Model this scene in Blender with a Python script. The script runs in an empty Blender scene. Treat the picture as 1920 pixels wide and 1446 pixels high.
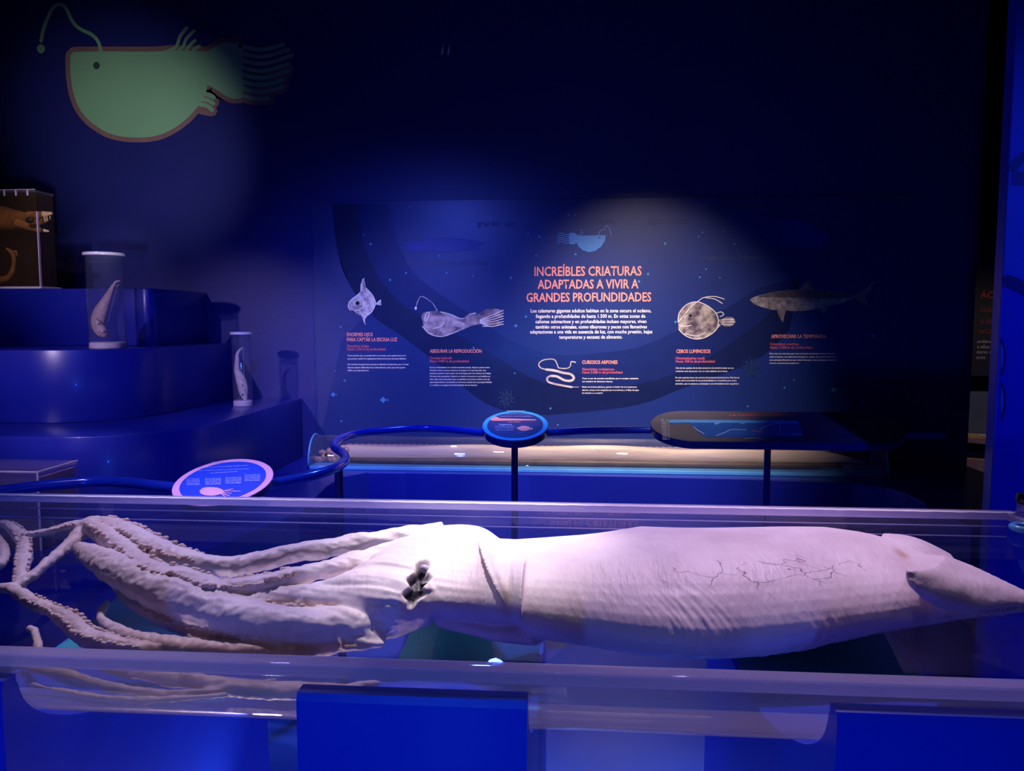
import bpy, bmesh, math, random
import numpy as np
from mathutils import Vector, Matrix, noise, Euler

random.seed(7)
scene = bpy.context.scene
COL = scene.collection
R = math.radians

# ------------------------------------------------------------------ camera
FPX, HOR, CAMZ = 1450.0, 600.0, 1.5
PITCH = math.atan((723 - HOR) / FPX)
YAW = R(4.27)
cd = bpy.data.cameras.new('camera')
cam = bpy.data.objects.new('camera', cd)
COL.objects.link(cam)
cam.location = (0, 0, CAMZ)
cam.rotation_euler = (R(90) - PITCH, 0, YAW)
cd.sensor_width = 36
cd.lens = FPX / 1920 * 36
cd.clip_start = 0.05
scene.camera = cam
CO = Vector((0, 0, CAMZ))
_m = Euler(cam.rotation_euler).to_matrix()
CR, CU, CF = _m.col[0].copy(), _m.col[1].copy(), -_m.col[2].copy()

# ------------------------------------------------------------------ world, lights, exposure
scene.view_settings.view_transform = 'Standard'
scene.view_settings.look = 'None'
scene.view_settings.gamma = 1
scene.view_settings.exposure = 0.0
scene.view_settings.use_curve_mapping = False
w = bpy.data.worlds.new('world')
scene.world = w
w.use_nodes = True
w.node_tree.nodes['Background'].inputs[0].default_value = (0.02, 0.035, 0.3, 1)
w.node_tree.nodes['Background'].inputs[1].default_value = 0.016


def spot(name, loc, target, energy, color, angle=40, blend=0.6, radius=0.05):
    l = bpy.data.lights.new(name, 'SPOT')
    l.energy = energy
    l.color = color
    l.spot_size = R(angle)
    l.spot_blend = blend
    l.shadow_soft_size = radius
    o = bpy.data.objects.new(name, l)
    COL.objects.link(o)
    o.location = loc
    o.rotation_euler = (Vector(target) - Vector(loc)).to_track_quat('-Z', 'Y').to_euler()
    return o


# ceiling spots over the squid tank, then added fills for its front and underside
spot('squid_head_spotlight', (-0.25, 2.55, 3.0), (-0.26, 2.04, 0.9), 360, (1.0, 0.88, 0.92), 25, 1.0, 0.03)
spot('squid_mantle_spotlight', (0.75, 3.1, 3.0), (0.45, 2.05, 0.9), 215, (0.98, 0.68, 1.0), 44, 0.9, 0.05)
spot('squid_arm_spotlight', (-1.35, 2.75, 3.0), (-0.95, 1.9, 0.8), 180, (0.80, 0.64, 1.0), 44, 0.9, 0.05)
spot('squid_tail_spotlight', (1.75, 2.6, 3.0), (1.2, 1.9, 0.9), 42, (0.78, 0.54, 1.0), 45, 0.9, 0.05)
spot('tank_front_fill', (0.1, 1.05, 3.3), (0.1, 1.3, 0.8), 8, (0.92, 0.76, 0.95), 75, 1.0, 0.03)  # unseen fill added to lift the front rim and cloudy curve
spot('tank_underside_fill', (0.45, 1.75, 0.05), (0.45, 1.6, 0.7), 46, (1.0, 0.72, 0.40), 130, 1.0, 0.04)  # lamp added under the tank so the cloudy front glows beige
spot('tank_underside_fill', (-0.85, 1.75, 0.05), (-0.85, 1.6, 0.7), 18, (0.95, 0.70, 0.66), 130, 1.0, 0.04)  # second added lamp below, brightens the trough underside
# blue floods of the hall, with added fills for aisle and corner
spot('blue_flood_front', (-0.6, -1.8, 0.8), (-0.3, 1.3, 0.30), 130, (0.03, 0.16, 1.0), 80, 0.9, 0.06)
spot('blue_flood_steps', (-1.5, 0.2, 3.4), (-2.2, 4.0, 0.9), 110, (0.05, 0.10, 1.0), 60, 1.0, 0.06)
spot('blue_flood_wall', (-1.2, 2.4, 2.7), (-1.0, 5.5, 0.6), 200, (0.07, 0.12, 1.0), 74, 1.0, 0.06)
spot('blue_fill_aisle', (-0.4, 4.1, 2.3), (-0.4, 2.3, 0.0), 95, (0.05, 0.18, 1.0), 85, 0.9, 0.05)  # unseen fill added to brighten the floor below the tank
spot('blue_flood_right', (2.4, 0.3, 3.0), (2.6, 3.05, 1.5), 220, (0.02, 0.06, 1.0), 60, 0.9, 0.06)
spot('blue_fill_corner', (1.9, 2.9, 3.4), (2.5, 5.5, 0.9), 55, (0.10, 0.12, 1.0), 50, 1.0, 0.05)  # weak fill added to lift the dark right end of the wall
# specimen, panel and mural spots; added fills for top tank, box and signs
spot('specimen_spotlight', (-3.35, 0.0, 3.0), (-2.6, 4.3, 1.25), 430, (0.86, 0.66, 1.0), 25, 1.0, 0.04)
spot('top_tank_fill_light', (-3.0, 2.4, 3.6), (-3.35, 4.9, 1.95), 170, (1.0, 0.78, 0.85), 22, 1.0, 0.04)  # added fill that brings light into the amber tank
spot('panel_spotlight', (0.6, 2.6, 3.4), (0.48, 5.45, 0.95), 640, (1.0, 0.80, 0.70), 43, 1.0, 0.06)
spot('panel_side_spotlight', (-0.8, 2.6, 3.4), (-1.3, 5.45, 1.0), 420, (0.72, 0.64, 1.0), 36, 1.0, 0.06)
spot('tube_spotlight', (0.25, 4.3, 3.6), (0.2, 5.2, 0.55), 620, (1.0, 0.76, 0.46), 46, 1.0, 0.03)
spot('tube_head_spotlight', (-1.2, 4.2, 3.4), (-1.3, 5.2, 0.6), 90, (1.0, 0.70, 0.80), 30, 1.0, 0.03)
spot('box_fill_light', (-2.0, 2.0, 3.3), (-2.4, 3.4, 0.8), 220, (1.0, 0.74, 0.85), 20, 1.0, 0.04)  # added fill aimed only at the low clear box
spot('sign_fill_light', (-1.5, 1.4, 3.3), (-1.35, 2.9, 0.9), 120, (0.76, 0.68, 1.0), 36, 0.9, 0.04)  # added fill to brighten the left round sign
spot('rail_sign_fill_light', (-0.1, 2.7, 3.4), (-0.31, 4.15, 0.95), 260, (1.0, 0.88, 0.95), 16, 0.9, 0.04)  # added fill to brighten the disc on the far rail
spot('lectern_fill_light', (0.4, 2.5, 3.3), (0.62, 4.0, 0.95), 190, (1.0, 0.80, 0.78), 16, 1.0, 0.04)  # added fill to brighten the sloping sign
spot('mural_spotlight', (-1.7, 2.3, 1.6), (-3.1, 5.5, 2.72), 220, (1.0, 0.92, 0.84), 30, 1.0, 0.05)


# ------------------------------------------------------------------ projection helpers
def ray(x, y):
    return CF + CR * ((x - 960) / FPX) + CU * ((723 - y) / FPX)


def onplane(x, y, p, n):
    d = ray(x, y)
    t = (Vector(p) - CO).dot(n) / d.dot(n)
    return CO + d * t


def onz(x, y, z):
    return onplane(x, y, (0, 0, z), Vector((0, 0, 1)))


def ony(x, y, Y):
    return onplane(x, y, (0, Y, 0), Vector((0, 1, 0)))


def onx(x, y, X):
    return onplane(x, y, (X, 0, 0), Vector((1, 0, 0)))


def proj(p):
    v = Vector(p) - CO
    d = v.dot(CF)
    return 960 + FPX * v.dot(CR) / d, 723 - FPX * v.dot(CU) / d, d


# ------------------------------------------------------------------ object helpers
def link(name, me, mat=None, parent=None, smooth=False):
    o = bpy.data.objects.new(name, me)
    COL.objects.link(o)
    if mat:
        me.materials.append(mat)
    if parent:
        o.parent = parent
    if smooth:
        for p in me.polygons:
            p.use_smooth = True
    return o


def frombm(name, bm, mat=None, parent=None, smooth=False):
    me = bpy.data.meshes.new(name)
    bm.normal_update()
    bm.to_mesh(me)
    bm.free()
    return link(name, me, mat, parent, smooth)


def pyd(name, verts, faces, mat=None, parent=None, smooth=False):
    bm = bmesh.new()
    vs = [bm.verts.new(v) for v in verts]
    for f in faces:
        try:
            bm.faces.new([vs[i] for i in f])
        except ValueError:
            pass
    bmesh.ops.delete(bm, geom=[v for v in bm.verts if not v.link_faces], context='VERTS')
    bmesh.ops.recalc_face_normals(bm, faces=bm.faces[:])
    return frombm(name, bm, mat, parent, smooth)


def thing(name, label, cat, group=None, loc=(0, 0, 0)):
    # every thing keeps world coordinates in its parts, so the Empty sits at the origin of those coordinates
    o = bpy.data.objects.new(name, None)
    COL.objects.link(o)
    o.empty_display_size = 0.1
    return tag(o, label, cat, group)


def tag(o, label, cat, group=None):
    o['label'] = label
    o['category'] = cat
    if group:
        o['group'] = group
    return o


def struct(o):
    o['kind'] = 'structure'
    return o


def box(bm, lo, hi):
    lo, hi = Vector(lo), Vector(hi)
    m = Matrix.Translation((lo + hi) / 2) @ Matrix.Diagonal((hi.x - lo.x, hi.y - lo.y, hi.z - lo.z, 1))
    return bmesh.ops.create_cube(bm, size=1, matrix=m)['verts']


def bevel_all(bm, w_, seg=2, ang=30):
    es = [e for e in bm.edges if len(e.link_faces) == 2 and e.calc_face_angle(0) > R(ang)]
    if es and w_ > 0:
        bmesh.ops.bevel(bm, geom=es, offset=w_, segments=seg, affect='EDGES', profile=0.5)


def boxo(name, lo, hi, mat, parent=None, bev=0.004, seg=2):
    bm = bmesh.new()
    box(bm, lo, hi)
    bevel_all(bm, bev, seg)
    return frombm(name, bm, mat, parent)


def prism(name, pts, ext, mat, parent=None, bev=0.0, seg=2, smooth=False):
    """closed planar polygon (world points) pushed along vector ext"""
    bm = bmesh.new()
    vs = [bm.verts.new(p) for p in pts]
    f = bm.faces.new(vs)
    r = bmesh.ops.extrude_face_region(bm, geom=[f])
    nv = [v for v in r['geom'] if isinstance(v, bmesh.types.BMVert)]
    bmesh.ops.translate(bm, verts=nv, vec=Vector(ext))
    bmesh.ops.recalc_face_normals(bm, faces=bm.faces[:])
    if bev:
        bevel_all(bm, bev, seg, 50)
    return frombm(name, bm, mat, parent, smooth)


def catmull(pts, n):
    """smooth a list of tuples"""
    P = [tuple(p) for p in pts]
    out = []
    for i in range(len(P) - 1):
        p0, p1, p2, p3 = P[max(i - 1, 0)], P[i], P[i + 1], P[min(i + 2, len(P) - 1)]
        for k in range(n):
            t = k / n
            out.append(tuple(0.5 * ((2 * b) + (-a + c) * t + (2 * a - 5 * b + 4 * c - d) * t * t + (-a + 3 * b - 3 * c + d) * t ** 3)
                             for a, b, c, d in zip(p0, p1, p2, p3)))
    out.append(P[-1])
    return out


def sweep(bm, pts, rad, seg=12, flat=1.0, up=Vector((0, 0, 1)), cap=True):
    """tube along world points; rad: radius list; flat scales the up-axis"""
    rings = []
    n = len(pts)
    pts = [Vector(p) for p in pts]
    prev = None
    for i, p in enumerate(pts):
        t = (pts[min(i + 1, n - 1)] - pts[max(i - 1, 0)]).normalized()
        s = t.cross(up)
        if s.length < 1e-3:
            s = prev if prev else t.cross(Vector((1, 0, 0)))
        s.normalize()
        if prev and s.dot(prev) < 0:
            s = -s
        prev = s
        b = s.cross(t).normalized()
        r = rad[i] if isinstance(rad, (list, tuple)) else rad
        fl = flat[i] if isinstance(flat, (list, tuple)) else flat
        rings.append([bm.verts.new(p + s * (r * math.cos(a)) + b * (r * fl * math.sin(a)))
                      for a in (2 * math.pi * k / seg for k in range(seg))])
    for a, b in zip(rings, rings[1:]):
        for k in range(seg):
            bm.faces.new([a[k], a[(k + 1) % seg], b[(k + 1) % seg], b[k]])
    if cap:
        bm.faces.new(rings[0][::-1])
        bm.faces.new(rings[-1])
    return rings


def tubeo(name, pts, rad, mat, parent=None, seg=12, flat=1.0, up=Vector((0, 0, 1))):
    bm = bmesh.new()
    sweep(bm, pts, rad, seg, flat, up)
    bmesh.ops.recalc_face_normals(bm, faces=bm.faces[:])
    return frombm(name, bm, mat, parent, True)


def lathe(name, prof, c, mat, parent=None, seg=40, smooth=True, closed=False):
    """profile of (radius, z) spun about a vertical axis through c"""
    bm = bmesh.new()
    rings = []
    for r, z in prof:
        rings.append([bm.verts.new((c[0] + r * math.cos(2 * math.pi * k / seg), c[1] + r * math.sin(2 * math.pi * k / seg), z))
                      for k in range(seg)])
    for a, b in zip(rings, rings[1:]):
        for k in range(seg):
            bm.faces.new([a[k], a[(k + 1) % seg], b[(k + 1) % seg], b[k]])
    if closed:
        a, b = rings[-1], rings[0]
        for k in range(seg):
            bm.faces.new([a[k], a[(k + 1) % seg], b[(k + 1) % seg], b[k]])
    else:
        bm.faces.new(rings[0])
        bm.faces.new(rings[-1])
    bmesh.ops.recalc_face_normals(bm, faces=bm.faces[:])
    o = frombm(name, bm, mat, parent, smooth)
    if smooth:
        o.data.set_sharp_from_angle(angle=R(40))
    return o


def ball(bm, c, r, seg=10, rings=7, sc=(1, 1, 1), rot=None):
    m = Matrix.Translation(c) @ (rot.to_4x4() if rot else Matrix()) @ Matrix.Diagonal((r * sc[0], r * sc[1], r * sc[2], 1))
    bmesh.ops.create_uvsphere(bm, u_segments=seg, v_segments=rings, radius=1, matrix=m)


def ballo(name, c, r, mat, parent=None, sc=(1, 1, 1), rot=None, seg=16):
    bm = bmesh.new()
    ball(bm, c, r, seg, seg // 2 + 2, sc, rot)
    return frombm(name, bm, mat, parent, True)


# ------------------------------------------------------------------ materials
MATS = {}


def newmat(name):
    m = bpy.data.materials.new(name)
    m.use_nodes = True
    nt = m.node_tree
    for n in list(nt.nodes):
        if n.type != 'OUTPUT_MATERIAL':
            nt.nodes.remove(n)
    return m, nt, nt.nodes['Material Output']


def mat(name, col, rough=0.5, col2=None, scale=8.0, bump=0.0, bscale=40.0, spec=0.5, coat=0.0, metal=0.0, stretch=None, detail=6,
        trans=0.0, sss=0.0):
    if name in MATS:
        return MATS[name]
    m, nt, out = newmat(name)
    b = nt.nodes.new('ShaderNodeBsdfPrincipled')
    nt.links.new(b.outputs[0], out.inputs[0])
    tc = nt.nodes.new('ShaderNodeTexCoord')
    mp = nt.nodes.new('ShaderNodeMapping')
    nt.links.new(tc.outputs['Object'], mp.inputs[0])
    if stretch:
        mp.inputs['Scale'].default_value = stretch
    nz = nt.nodes.new('ShaderNodeTexNoise')
    nz.inputs['Scale'].default_value = scale
    nz.inputs['Detail'].default_value = detail
    nt.links.new(mp.outputs[0], nz.inputs[0])
    rp = nt.nodes.new('ShaderNodeValToRGB')
    c2 = col2 or tuple(c * 0.85 for c in col)
    rp.color_ramp.elements[0].position = 0.35
    rp.color_ramp.elements[1].position = 0.65
    rp.color_ramp.elements[0].color = (*c2, 1)
    rp.color_ramp.elements[1].color = (*col, 1)
    nt.links.new(nz.outputs[0], rp.inputs[0])
    nt.links.new(rp.outputs[0], b.inputs['Base Color'])
    b.inputs['Roughness'].default_value = rough
    b.inputs['Specular IOR Level'].default_value = spec
    b.inputs['Coat Weight'].default_value = coat
    b.inputs['Coat Roughness'].default_value = 0.05
    b.inputs['Metallic'].default_value = metal
    if sss:
        b.inputs['Subsurface Weight'].default_value = sss
        b.inputs['Subsurface Scale'].default_value = 0.01
    if bump:
        n2 = nt.nodes.new('ShaderNodeTexNoise')
        n2.inputs['Scale'].default_value = bscale
        n2.inputs['Detail'].default_value = 4
        nt.links.new(mp.outputs[0], n2.inputs[0])
        bp = nt.nodes.new('ShaderNodeBump')
        bp.inputs['Strength'].default_value = bump
        bp.inputs['Distance'].default_value = 0.01
        nt.links.new(n2.outputs[0], bp.inputs['Height'])
        nt.links.new(bp.outputs[0], b.inputs['Normal'])
    MATS[name] = m
    return m


def acrylic(name, tint=(1, 1, 1), ior=1.49, gloss_rough=0.0, haze=0.0, haze_col=(0.6, 0.6, 0.8), base=0.0, gmax=1.0):
    """clear sheet: straight-through transmission, Fresnel mirror, a little cloudy scatter"""
    if name in MATS:
        return MATS[name]
    m, nt, out = newmat(name)
    tr = nt.nodes.new('ShaderNodeBsdfTransparent')
    tr.inputs[0].default_value = (*tint, 1)
    gl = nt.nodes.new('ShaderNodeBsdfGlossy')
    gl.inputs['Roughness'].default_value = gloss_rough
    lw_ = nt.nodes.new('ShaderNodeLayerWeight')
    lw_.inputs['Blend'].default_value = 0.5
    pw = nt.nodes.new('ShaderNodeMath')
    pw.operation = 'POWER'
    pw.inputs[1].default_value = 5.0
    nt.links.new(lw_.outputs['Facing'], pw.inputs[0])
    f0 = ((ior - 1) / (ior + 1)) ** 2 + base
    ma = nt.nodes.new('ShaderNodeMath')
    ma.operation = 'MULTIPLY_ADD'
    ma.inputs[1].default_value = (1 - f0) * gmax
    ma.inputs[2].default_value = f0
    nt.links.new(pw.outputs[0], ma.inputs[0])
    fac = ma.outputs[0]
    mx = nt.nodes.new('ShaderNodeMixShader')
    nt.links.new(fac, mx.inputs[0])
    src = tr.outputs[0]
    if haze:
        df = nt.nodes.new('ShaderNodeBsdfDiffuse')
        df.inputs[0].default_value = (*haze_col, 1)
        tl = nt.nodes.new('ShaderNodeBsdfTranslucent')
        tl.inputs[0].default_value = (*haze_col, 1)
        m1 = nt.nodes.new('ShaderNodeMixShader')
        m1.inputs[0].default_value = 0.5
        nt.links.new(df.outputs[0], m1.inputs[1])
        nt.links.new(tl.outputs[0], m1.inputs[2])
        m2 = nt.nodes.new('ShaderNodeMixShader')
        tc = nt.nodes.new('ShaderNodeTexCoord')
        nz = nt.nodes.new('ShaderNodeTexNoise')
        nz.inputs['Scale'].default_value = 3.0
        nt.links.new(tc.outputs['Object'], nz.inputs[0])
        mr = nt.nodes.new('ShaderNodeMapRange')
        mr.inputs['To Min'].default_value = haze * 0.7
        mr.inputs['To Max'].default_value = haze * 1.3
        nt.links.new(nz.outputs[0], mr.inputs[0])
        nt.links.new(mr.outputs[0], m2.inputs[0])
        nt.links.new(src, m2.inputs[1])
        nt.links.new(m1.outputs[0], m2.inputs[2])
        src = m2.outputs[0]
    nt.links.new(src, mx.inputs[1])
    nt.links.new(gl.outputs[0], mx.inputs[2])
    nt.links.new(mx.outputs[0], out.inputs[0])
    MATS[name] = m
    return m


M_wall = mat('blue_wall_paint', (0.016, 0.022, 0.20), 0.42, (0.014, 0.019, 0.18), 1.2, 0.05, 60)
M_blue = mat('blue_lacquer', (0.010, 0.055, 0.75), 0.35, (0.009, 0.050, 0.70), 2.0, 0.02, 30)
M_step = mat('step_lacquer', (0.008, 0.016, 0.33), 0.3, (0.007, 0.014, 0.30), 2.0, 0.02, 20, coat=0.08)
M_rail = mat('rail_enamel', (0.008, 0.03, 0.5), 0.18, None, 5, coat=0.6)
M_post = mat('post_enamel', (0.006, 0.012, 0.2), 0.25, None, 5)
M_floor = mat('floor_vinyl', (0.05, 0.16, 0.62), 0.3, (0.04, 0.13, 0.54), 1.5, 0.03, 8)
M_pad = mat('teal_pad', (0.02, 0.48, 0.52), 0.6, (0.018, 0.42, 0.46), 2.5)
M_dark = mat('dark_paint', (0.004, 0.004, 0.008), 0.6)
M_black = mat('black_plastic', (0.006, 0.006, 0.008), 0.3)
M_coral = mat('coral_print', (1.0, 0.33, 0.27), 0.5, (0.95, 0.30, 0.25))
M_coral2 = mat('dull_coral_print', (0.75, 0.13, 0.17), 0.5)
M_white = mat('white_print', (0.92, 0.90, 0.95), 0.5)
M_faint = mat('faint_print', (0.02, 0.045, 0.16), 0.5)


def text(name, s, p0, p1, mat_, parent, plane, off=0.003, weight=0.0, align='L', ysc=None):
    """lettering whose baseline runs from pixel p0 to pixel p1 on a plane (point, normal)"""
    P, N = Vector(plane[0]), Vector(plane[1]).normalized()
    if N.dot(CO - P) < 0:
        N = -N
    P = P + N * off
    a, b = onplane(*p0, P, N), onplane(*p1, P, N)
    cu = bpy.data.curves.new(name, 'FONT')
    cu.body = s
    cu.size = 1
    cu.offset = weight
    cu.resolution_u = 2
    cu.extrude = 0.0
    ob = bpy.data.objects.new(name, cu)
    me = ob.to_mesh().copy()
    ob.to_mesh_clear()
    bpy.data.objects.remove(ob)
    bpy.data.curves.remove(cu)
    me.name = name
    xs = [v.co.x for v in me.vertices]
    x0, x1 = min(xs), max(xs)
    xd = (b - a)
    sc = xd.length / (x1 - x0)
    xd.normalize()
    yd = N.cross(xd).normalized()
    ys = sc * (ysc or 1.0)
    for v in me.vertices:
        v.co = a + xd * ((v.co.x - x0) * sc) + yd * (v.co.y * ys)
    me.materials.clear()
    return link(name, me, mat_, parent)


def flatpx(name, pts, plane, off, mat_, parent, thick=0.0015, smooth_n=0, closed=True):
    """flat printed shape outlined in pixels on a plane, with a real film thickness"""
    P, N = Vector(plane[0]), Vector(plane[1]).normalized()
    if N.dot(CO - P) < 0:
        N = -N
    if smooth_n:
        pts = catmull(list(pts) + [pts[0]], smooth_n)[:-1]
    w3 = [onplane(x, y, P + N * off, N) for x, y in pts]
    return prism(name, w3, N * thick, mat_, parent)


def strokepx(name, lines, width, plane, off, mat_, parent, thick=0.0015, smooth_n=6):
    """drawn strokes (pixel polylines with round ends) on a plane, as one film"""
    P, N = Vector(plane[0]), Vector(plane[1]).normalized()
    if N.dot(CO - P) < 0:
        N = -N
    bm = bmesh.new()
    for li, ln in enumerate(lines):
        wd = width[li] if isinstance(width, (list, tuple)) else width
        pts = catmull(ln, smooth_n) if smooth_n and len(ln) > 2 else ln
        w2 = [onplane(x, y, P + N * (off + li * 0.00002), N) for x, y in pts]
        sc = (w2[0] - CO).dot(CF) / FPX
        h = wd * sc / 2
        L, Rr = [], []
        for i, p in enumerate(w2):
            t = (w2[min(i + 1, len(w2) - 1)] - w2[max(i - 1, 0)]).normalized()
            s = N.cross(t).normalized()
            L.append(p + s * h)
            Rr.append(p - s * h)
        t1 = (w2[-1] - w2[-2]).normalized()
        t0 = (w2[0] - w2[1]).normalized()
        s1, s0 = N.cross(t1).normalized(), N.cross(t0).normalized()
        c1 = [w2[-1] + s1 * (h * math.cos(a)) + t1 * (h * math.sin(a)) for a in (R(45), R(90), R(135))]
        c0 = [w2[0] + s0 * (h * math.cos(a)) + t0 * (h * math.sin(a)) for a in (R(45), R(90), R(135))]
        bot = [[bm.verts.new(p) for p in (L[i], Rr[i])] for i in range(len(w2))]
        top = [[bm.verts.new(p + N * thick) for p in (L[i], Rr[i])] for i in range(len(w2))]
        for i in range(len(w2) - 1):
            bm.faces.new([top[i][0], top[i + 1][0], top[i + 1][1], top[i][1]])
            for k in (0, 1):
                bm.faces.new([bot[i][k], bot[i + 1][k], top[i + 1][k], top[i][k]])
        bm.faces.new([top[-1][0]] + [bm.verts.new(p + N * thick) for p in c1] + [top[-1][1]])
        bm.faces.new([top[0][1]] + [bm.verts.new(p + N * thick) for p in c0] + [top[0][0]])
    bmesh.ops.recalc_face_normals(bm, faces=bm.faces[:])
    return frombm(name, bm, mat_, parent)


def dotspx(name, dots, plane, off, mat_, parent):
    P, N = Vector(plane[0]), Vector(plane[1]).normalized()
    if N.dot(CO - P) < 0:
        N = -N
    for x, y, r in dots:
        flatpx(name, [(x + r * math.cos(a), y + r * math.sin(a)) for a in (2 * math.pi * k / 10 for k in range(10))], plane, off, mat_, parent, 0.001)


# ================================================================== THE ROOM
WY = 5.5                       # back wall
X_we = ony(1821, 700, WY).x    # where the wall ends
bm = bmesh.new()
box(bm, (-5.2, WY, -0.0), (X_we, WY + 0.15, 4.1))
wall = struct(frombm('wall_back', bm, M_wall))
# floor laid in large vinyl sheets
fl = struct(boxo('floor', (-5.2, -2.5, -0.12), (6.2, 9.5, -0.012), mat('floor_joint', (0.01, 0.02, 0.12), 0.5), None, 0))
tile = None
for i in range(9):
    for j in range(9):
        x0, y0 = -5.2 + i * 1.2667, -2.5 + j * 1.3333
        if tile is None:
            tm = boxo('floor_panel', (0.0015, 0.0015, -0.012), (1.2652, 1.3318, 0), M_floor, fl, 0.002, 1)
            tile = tm
        else:
            tm = tile.copy()
            COL.objects.link(tm)
            tm.parent = fl
        tm.location = (x0, y0, 0)
struct(boxo('ceiling', (-5.2, -2.5, 4.1), (6.2, 9.5, 4.2), M_dark, None, 0))
struct(boxo('wall_left', (-5.35, -2.5, 0), (-5.2, 9.5, 4.1), M_wall, None, 0))
struct(boxo('wall_far', (-5.2, 9.35, 0), (6.2, 9.5, 4.1), M_dark, None, 0))
struct(boxo('wall_right', (6.2, -2.5, 0), (6.35, 9.5, 4.1), M_dark, None, 0))
WPL = ((0, WY, 0), (0, -1, 0))

# ================================================================== PAINTED FISH ON THE WALL
M_green = mat('green_fish_paint', (0.22, 0.46, 0.30), 0.6, (0.20, 0.43, 0.28), 1.5)
M_mauve = mat('mauve_outline_paint', (0.24, 0.14, 0.16), 0.6)
M_eye = mat('dark_eye_paint', (0.03, 0.07, 0.06), 0.6)
mu = thing('wall_mural', 'green anglerfish silhouette with mauve outline on the blue wall', 'mural')


def arc(cx, cy, rx, ry, a0, a1, n):
    return [(cx + rx * math.cos(R(a0 + (a1 - a0) * k / n)), cy + ry * math.sin(R(a0 + (a1 - a0) * k / n))) for k in range(n + 1)]


body = catmull([(138, 97), (160, 96.5), (220, 96.5), (290, 96.5), (318, 94), (350, 95), (388, 96), (400, 90), (418, 80), (440, 81), (453, 82), (454, 120), (455, 178), (442, 185), (428, 182), (412, 172), (391, 160),
                (388, 168), (384, 178), (378, 190), (368, 203), (352, 221), (330, 238), (305, 251), (280, 257), (255, 258), (228, 256), (200, 248), (172, 230), (152, 208), (140, 182), (134, 152), (132, 124), (132, 104)], 4)
flatpx('fish_body', body, WPL, 0.006, M_green, mu, 0.002)


def offset_poly(pts, d):
    out = []
    n = len(pts)
    area = sum(pts[i][0] * pts[(i + 1) % n][1] - pts[(i + 1) % n][0] * pts[i][1] for i in range(n))
    sg = 1 if area > 0 else -1
    for i in range(n):
        a, b = Vector(pts[i - 1]), Vector(pts[(i + 1) % n])
        t = (b - a).normalized()
        nn = Vector((t.y, -t.x)) * sg
        out.append((pts[i][0] + nn.x * d, pts[i][1] + nn.y * d))
    return out


flatpx('body_outline', offset_poly(body, 9), WPL, 0.001, M_mauve, mu, 0.002)
tail_l = []
for k in range(8):
    y0 = 86 + k * 13.2
    x1 = [532, 546, 556, 548, 548, 540, 538, 508][k]
    tail_l.append([(x, y0 + 8 * math.sin((x - 452) / 42.0 * 1.75) + (x - 452) * (-0.02)) for x in range(450, x1, 9)])
strokepx('tail_rays', tail_l, 7.5, WPL, 0.006, M_green, mu, 0.002, 0)
strokepx('tail_outline', tail_l[4:], 24, WPL, 0.001, M_mauve, mu, 0.0018, 0)
dors = [[(314, 96), (330, 88), (338, 68), (350, 52)], [(334, 96), (344, 86), (350, 72), (364, 58)], [(348, 96), (355, 86), (366, 76)], [(362, 96), (367, 90), (374, 87)]]
strokepx('dorsal_fin_rays', dors, 6, WPL, 0.006, M_green, mu)
ven = [[(376, 196), (388, 198), (398, 206)], [(380, 186), (390, 188), (400, 194)], [(384, 177), (392, 178), (401, 183)]]
strokepx('belly_fin_rays', ven, 8, WPL, 0.006, M_green, mu)
strokepx('belly_fin_outline', [[(370, 202), (386, 206), (398, 208)], [(380, 184), (392, 188), (402, 192)], [(386, 172), (396, 176), (403, 182)]], 20, WPL, 0.001, M_mauve, mu, 0.0017)
strokepx('lure_line', [[(190, 97), (184, 78), (172, 65), (150, 54), (136, 40), (124, 16), (112, 8), (100, 14), (90, 32), (82, 54), (77, 77)]], 6.5, WPL, 0.006, M_green, mu)
flatpx('lure_light', arc(77, 91.5, 7.5, 8.5, 0, 342, 19), WPL, 0.006, M_green, mu, 0.002)
flatpx('eye', arc(181, 123, 6.2, 7, 0, 342, 19), WPL, 0.0085, M_eye, mu, 0.001)

# ================================================================== THE INFORMATION PANEL
PY = WY - 0.02
PPL = ((0, PY, 0), (0, -1, 0))
M_board = mat('panel_print_navy', (0.011, 0.030, 0.19), 0.34, (0.009, 0.025, 0.16), 0.8)
M_ribA = mat('panel_current_dark', (0.006, 0.014, 0.085), 0.3)
M_ribB = mat('panel_current_mid', (0.008, 0.021, 0.14), 0.3)
M_cyan = mat('panel_icon_blue', (0.05, 0.22, 0.62), 0.4)
M_cyan2 = mat('panel_icon_dim', (0.012, 0.035, 0.13), 0.4)
M_ind = mat('panel_squid_silhouette', (0.008, 0.02, 0.30), 0.4)
M_sil = mat('panel_silver_fish', (0.62, 0.58, 0.66), 0.5, (0.16, 0.13, 0.22), 26, detail=8)
M_sil2 = mat('panel_dark_fish', (0.48, 0.38, 0.45), 0.5, (0.07, 0.045, 0.10), 16, detail=8)
M_sil3 = mat('panel_round_fish', (0.55, 0.47, 0.40), 0.5, (0.07, 0.045, 0.075), 18, detail=8)
M_shark = mat('panel_shark', (0.42, 0.37, 0.35), 0.5, (0.16, 0.14, 0.15), 30, detail=8)
M_sharkd = mat('panel_shark_back', (0.12, 0.10, 0.11), 0.5, (0.06, 0.05, 0.06), 30)
M_line = mat('panel_pale_line', (0.85, 0.80, 0.80), 0.5)
pn = thing('exhibit_board', 'wide dark blue wall panel with coral Spanish headings and deep sea fish', 'panel')
pl, pr = ony(583, 378, PY).x, ony(1722, 378, PY).x
pt = ony(583, 378, PY).z
boxo('board', (pl, PY, 0.51), (pr, WY - 0.001, pt), M_board, pn, 0.002, 1)
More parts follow.
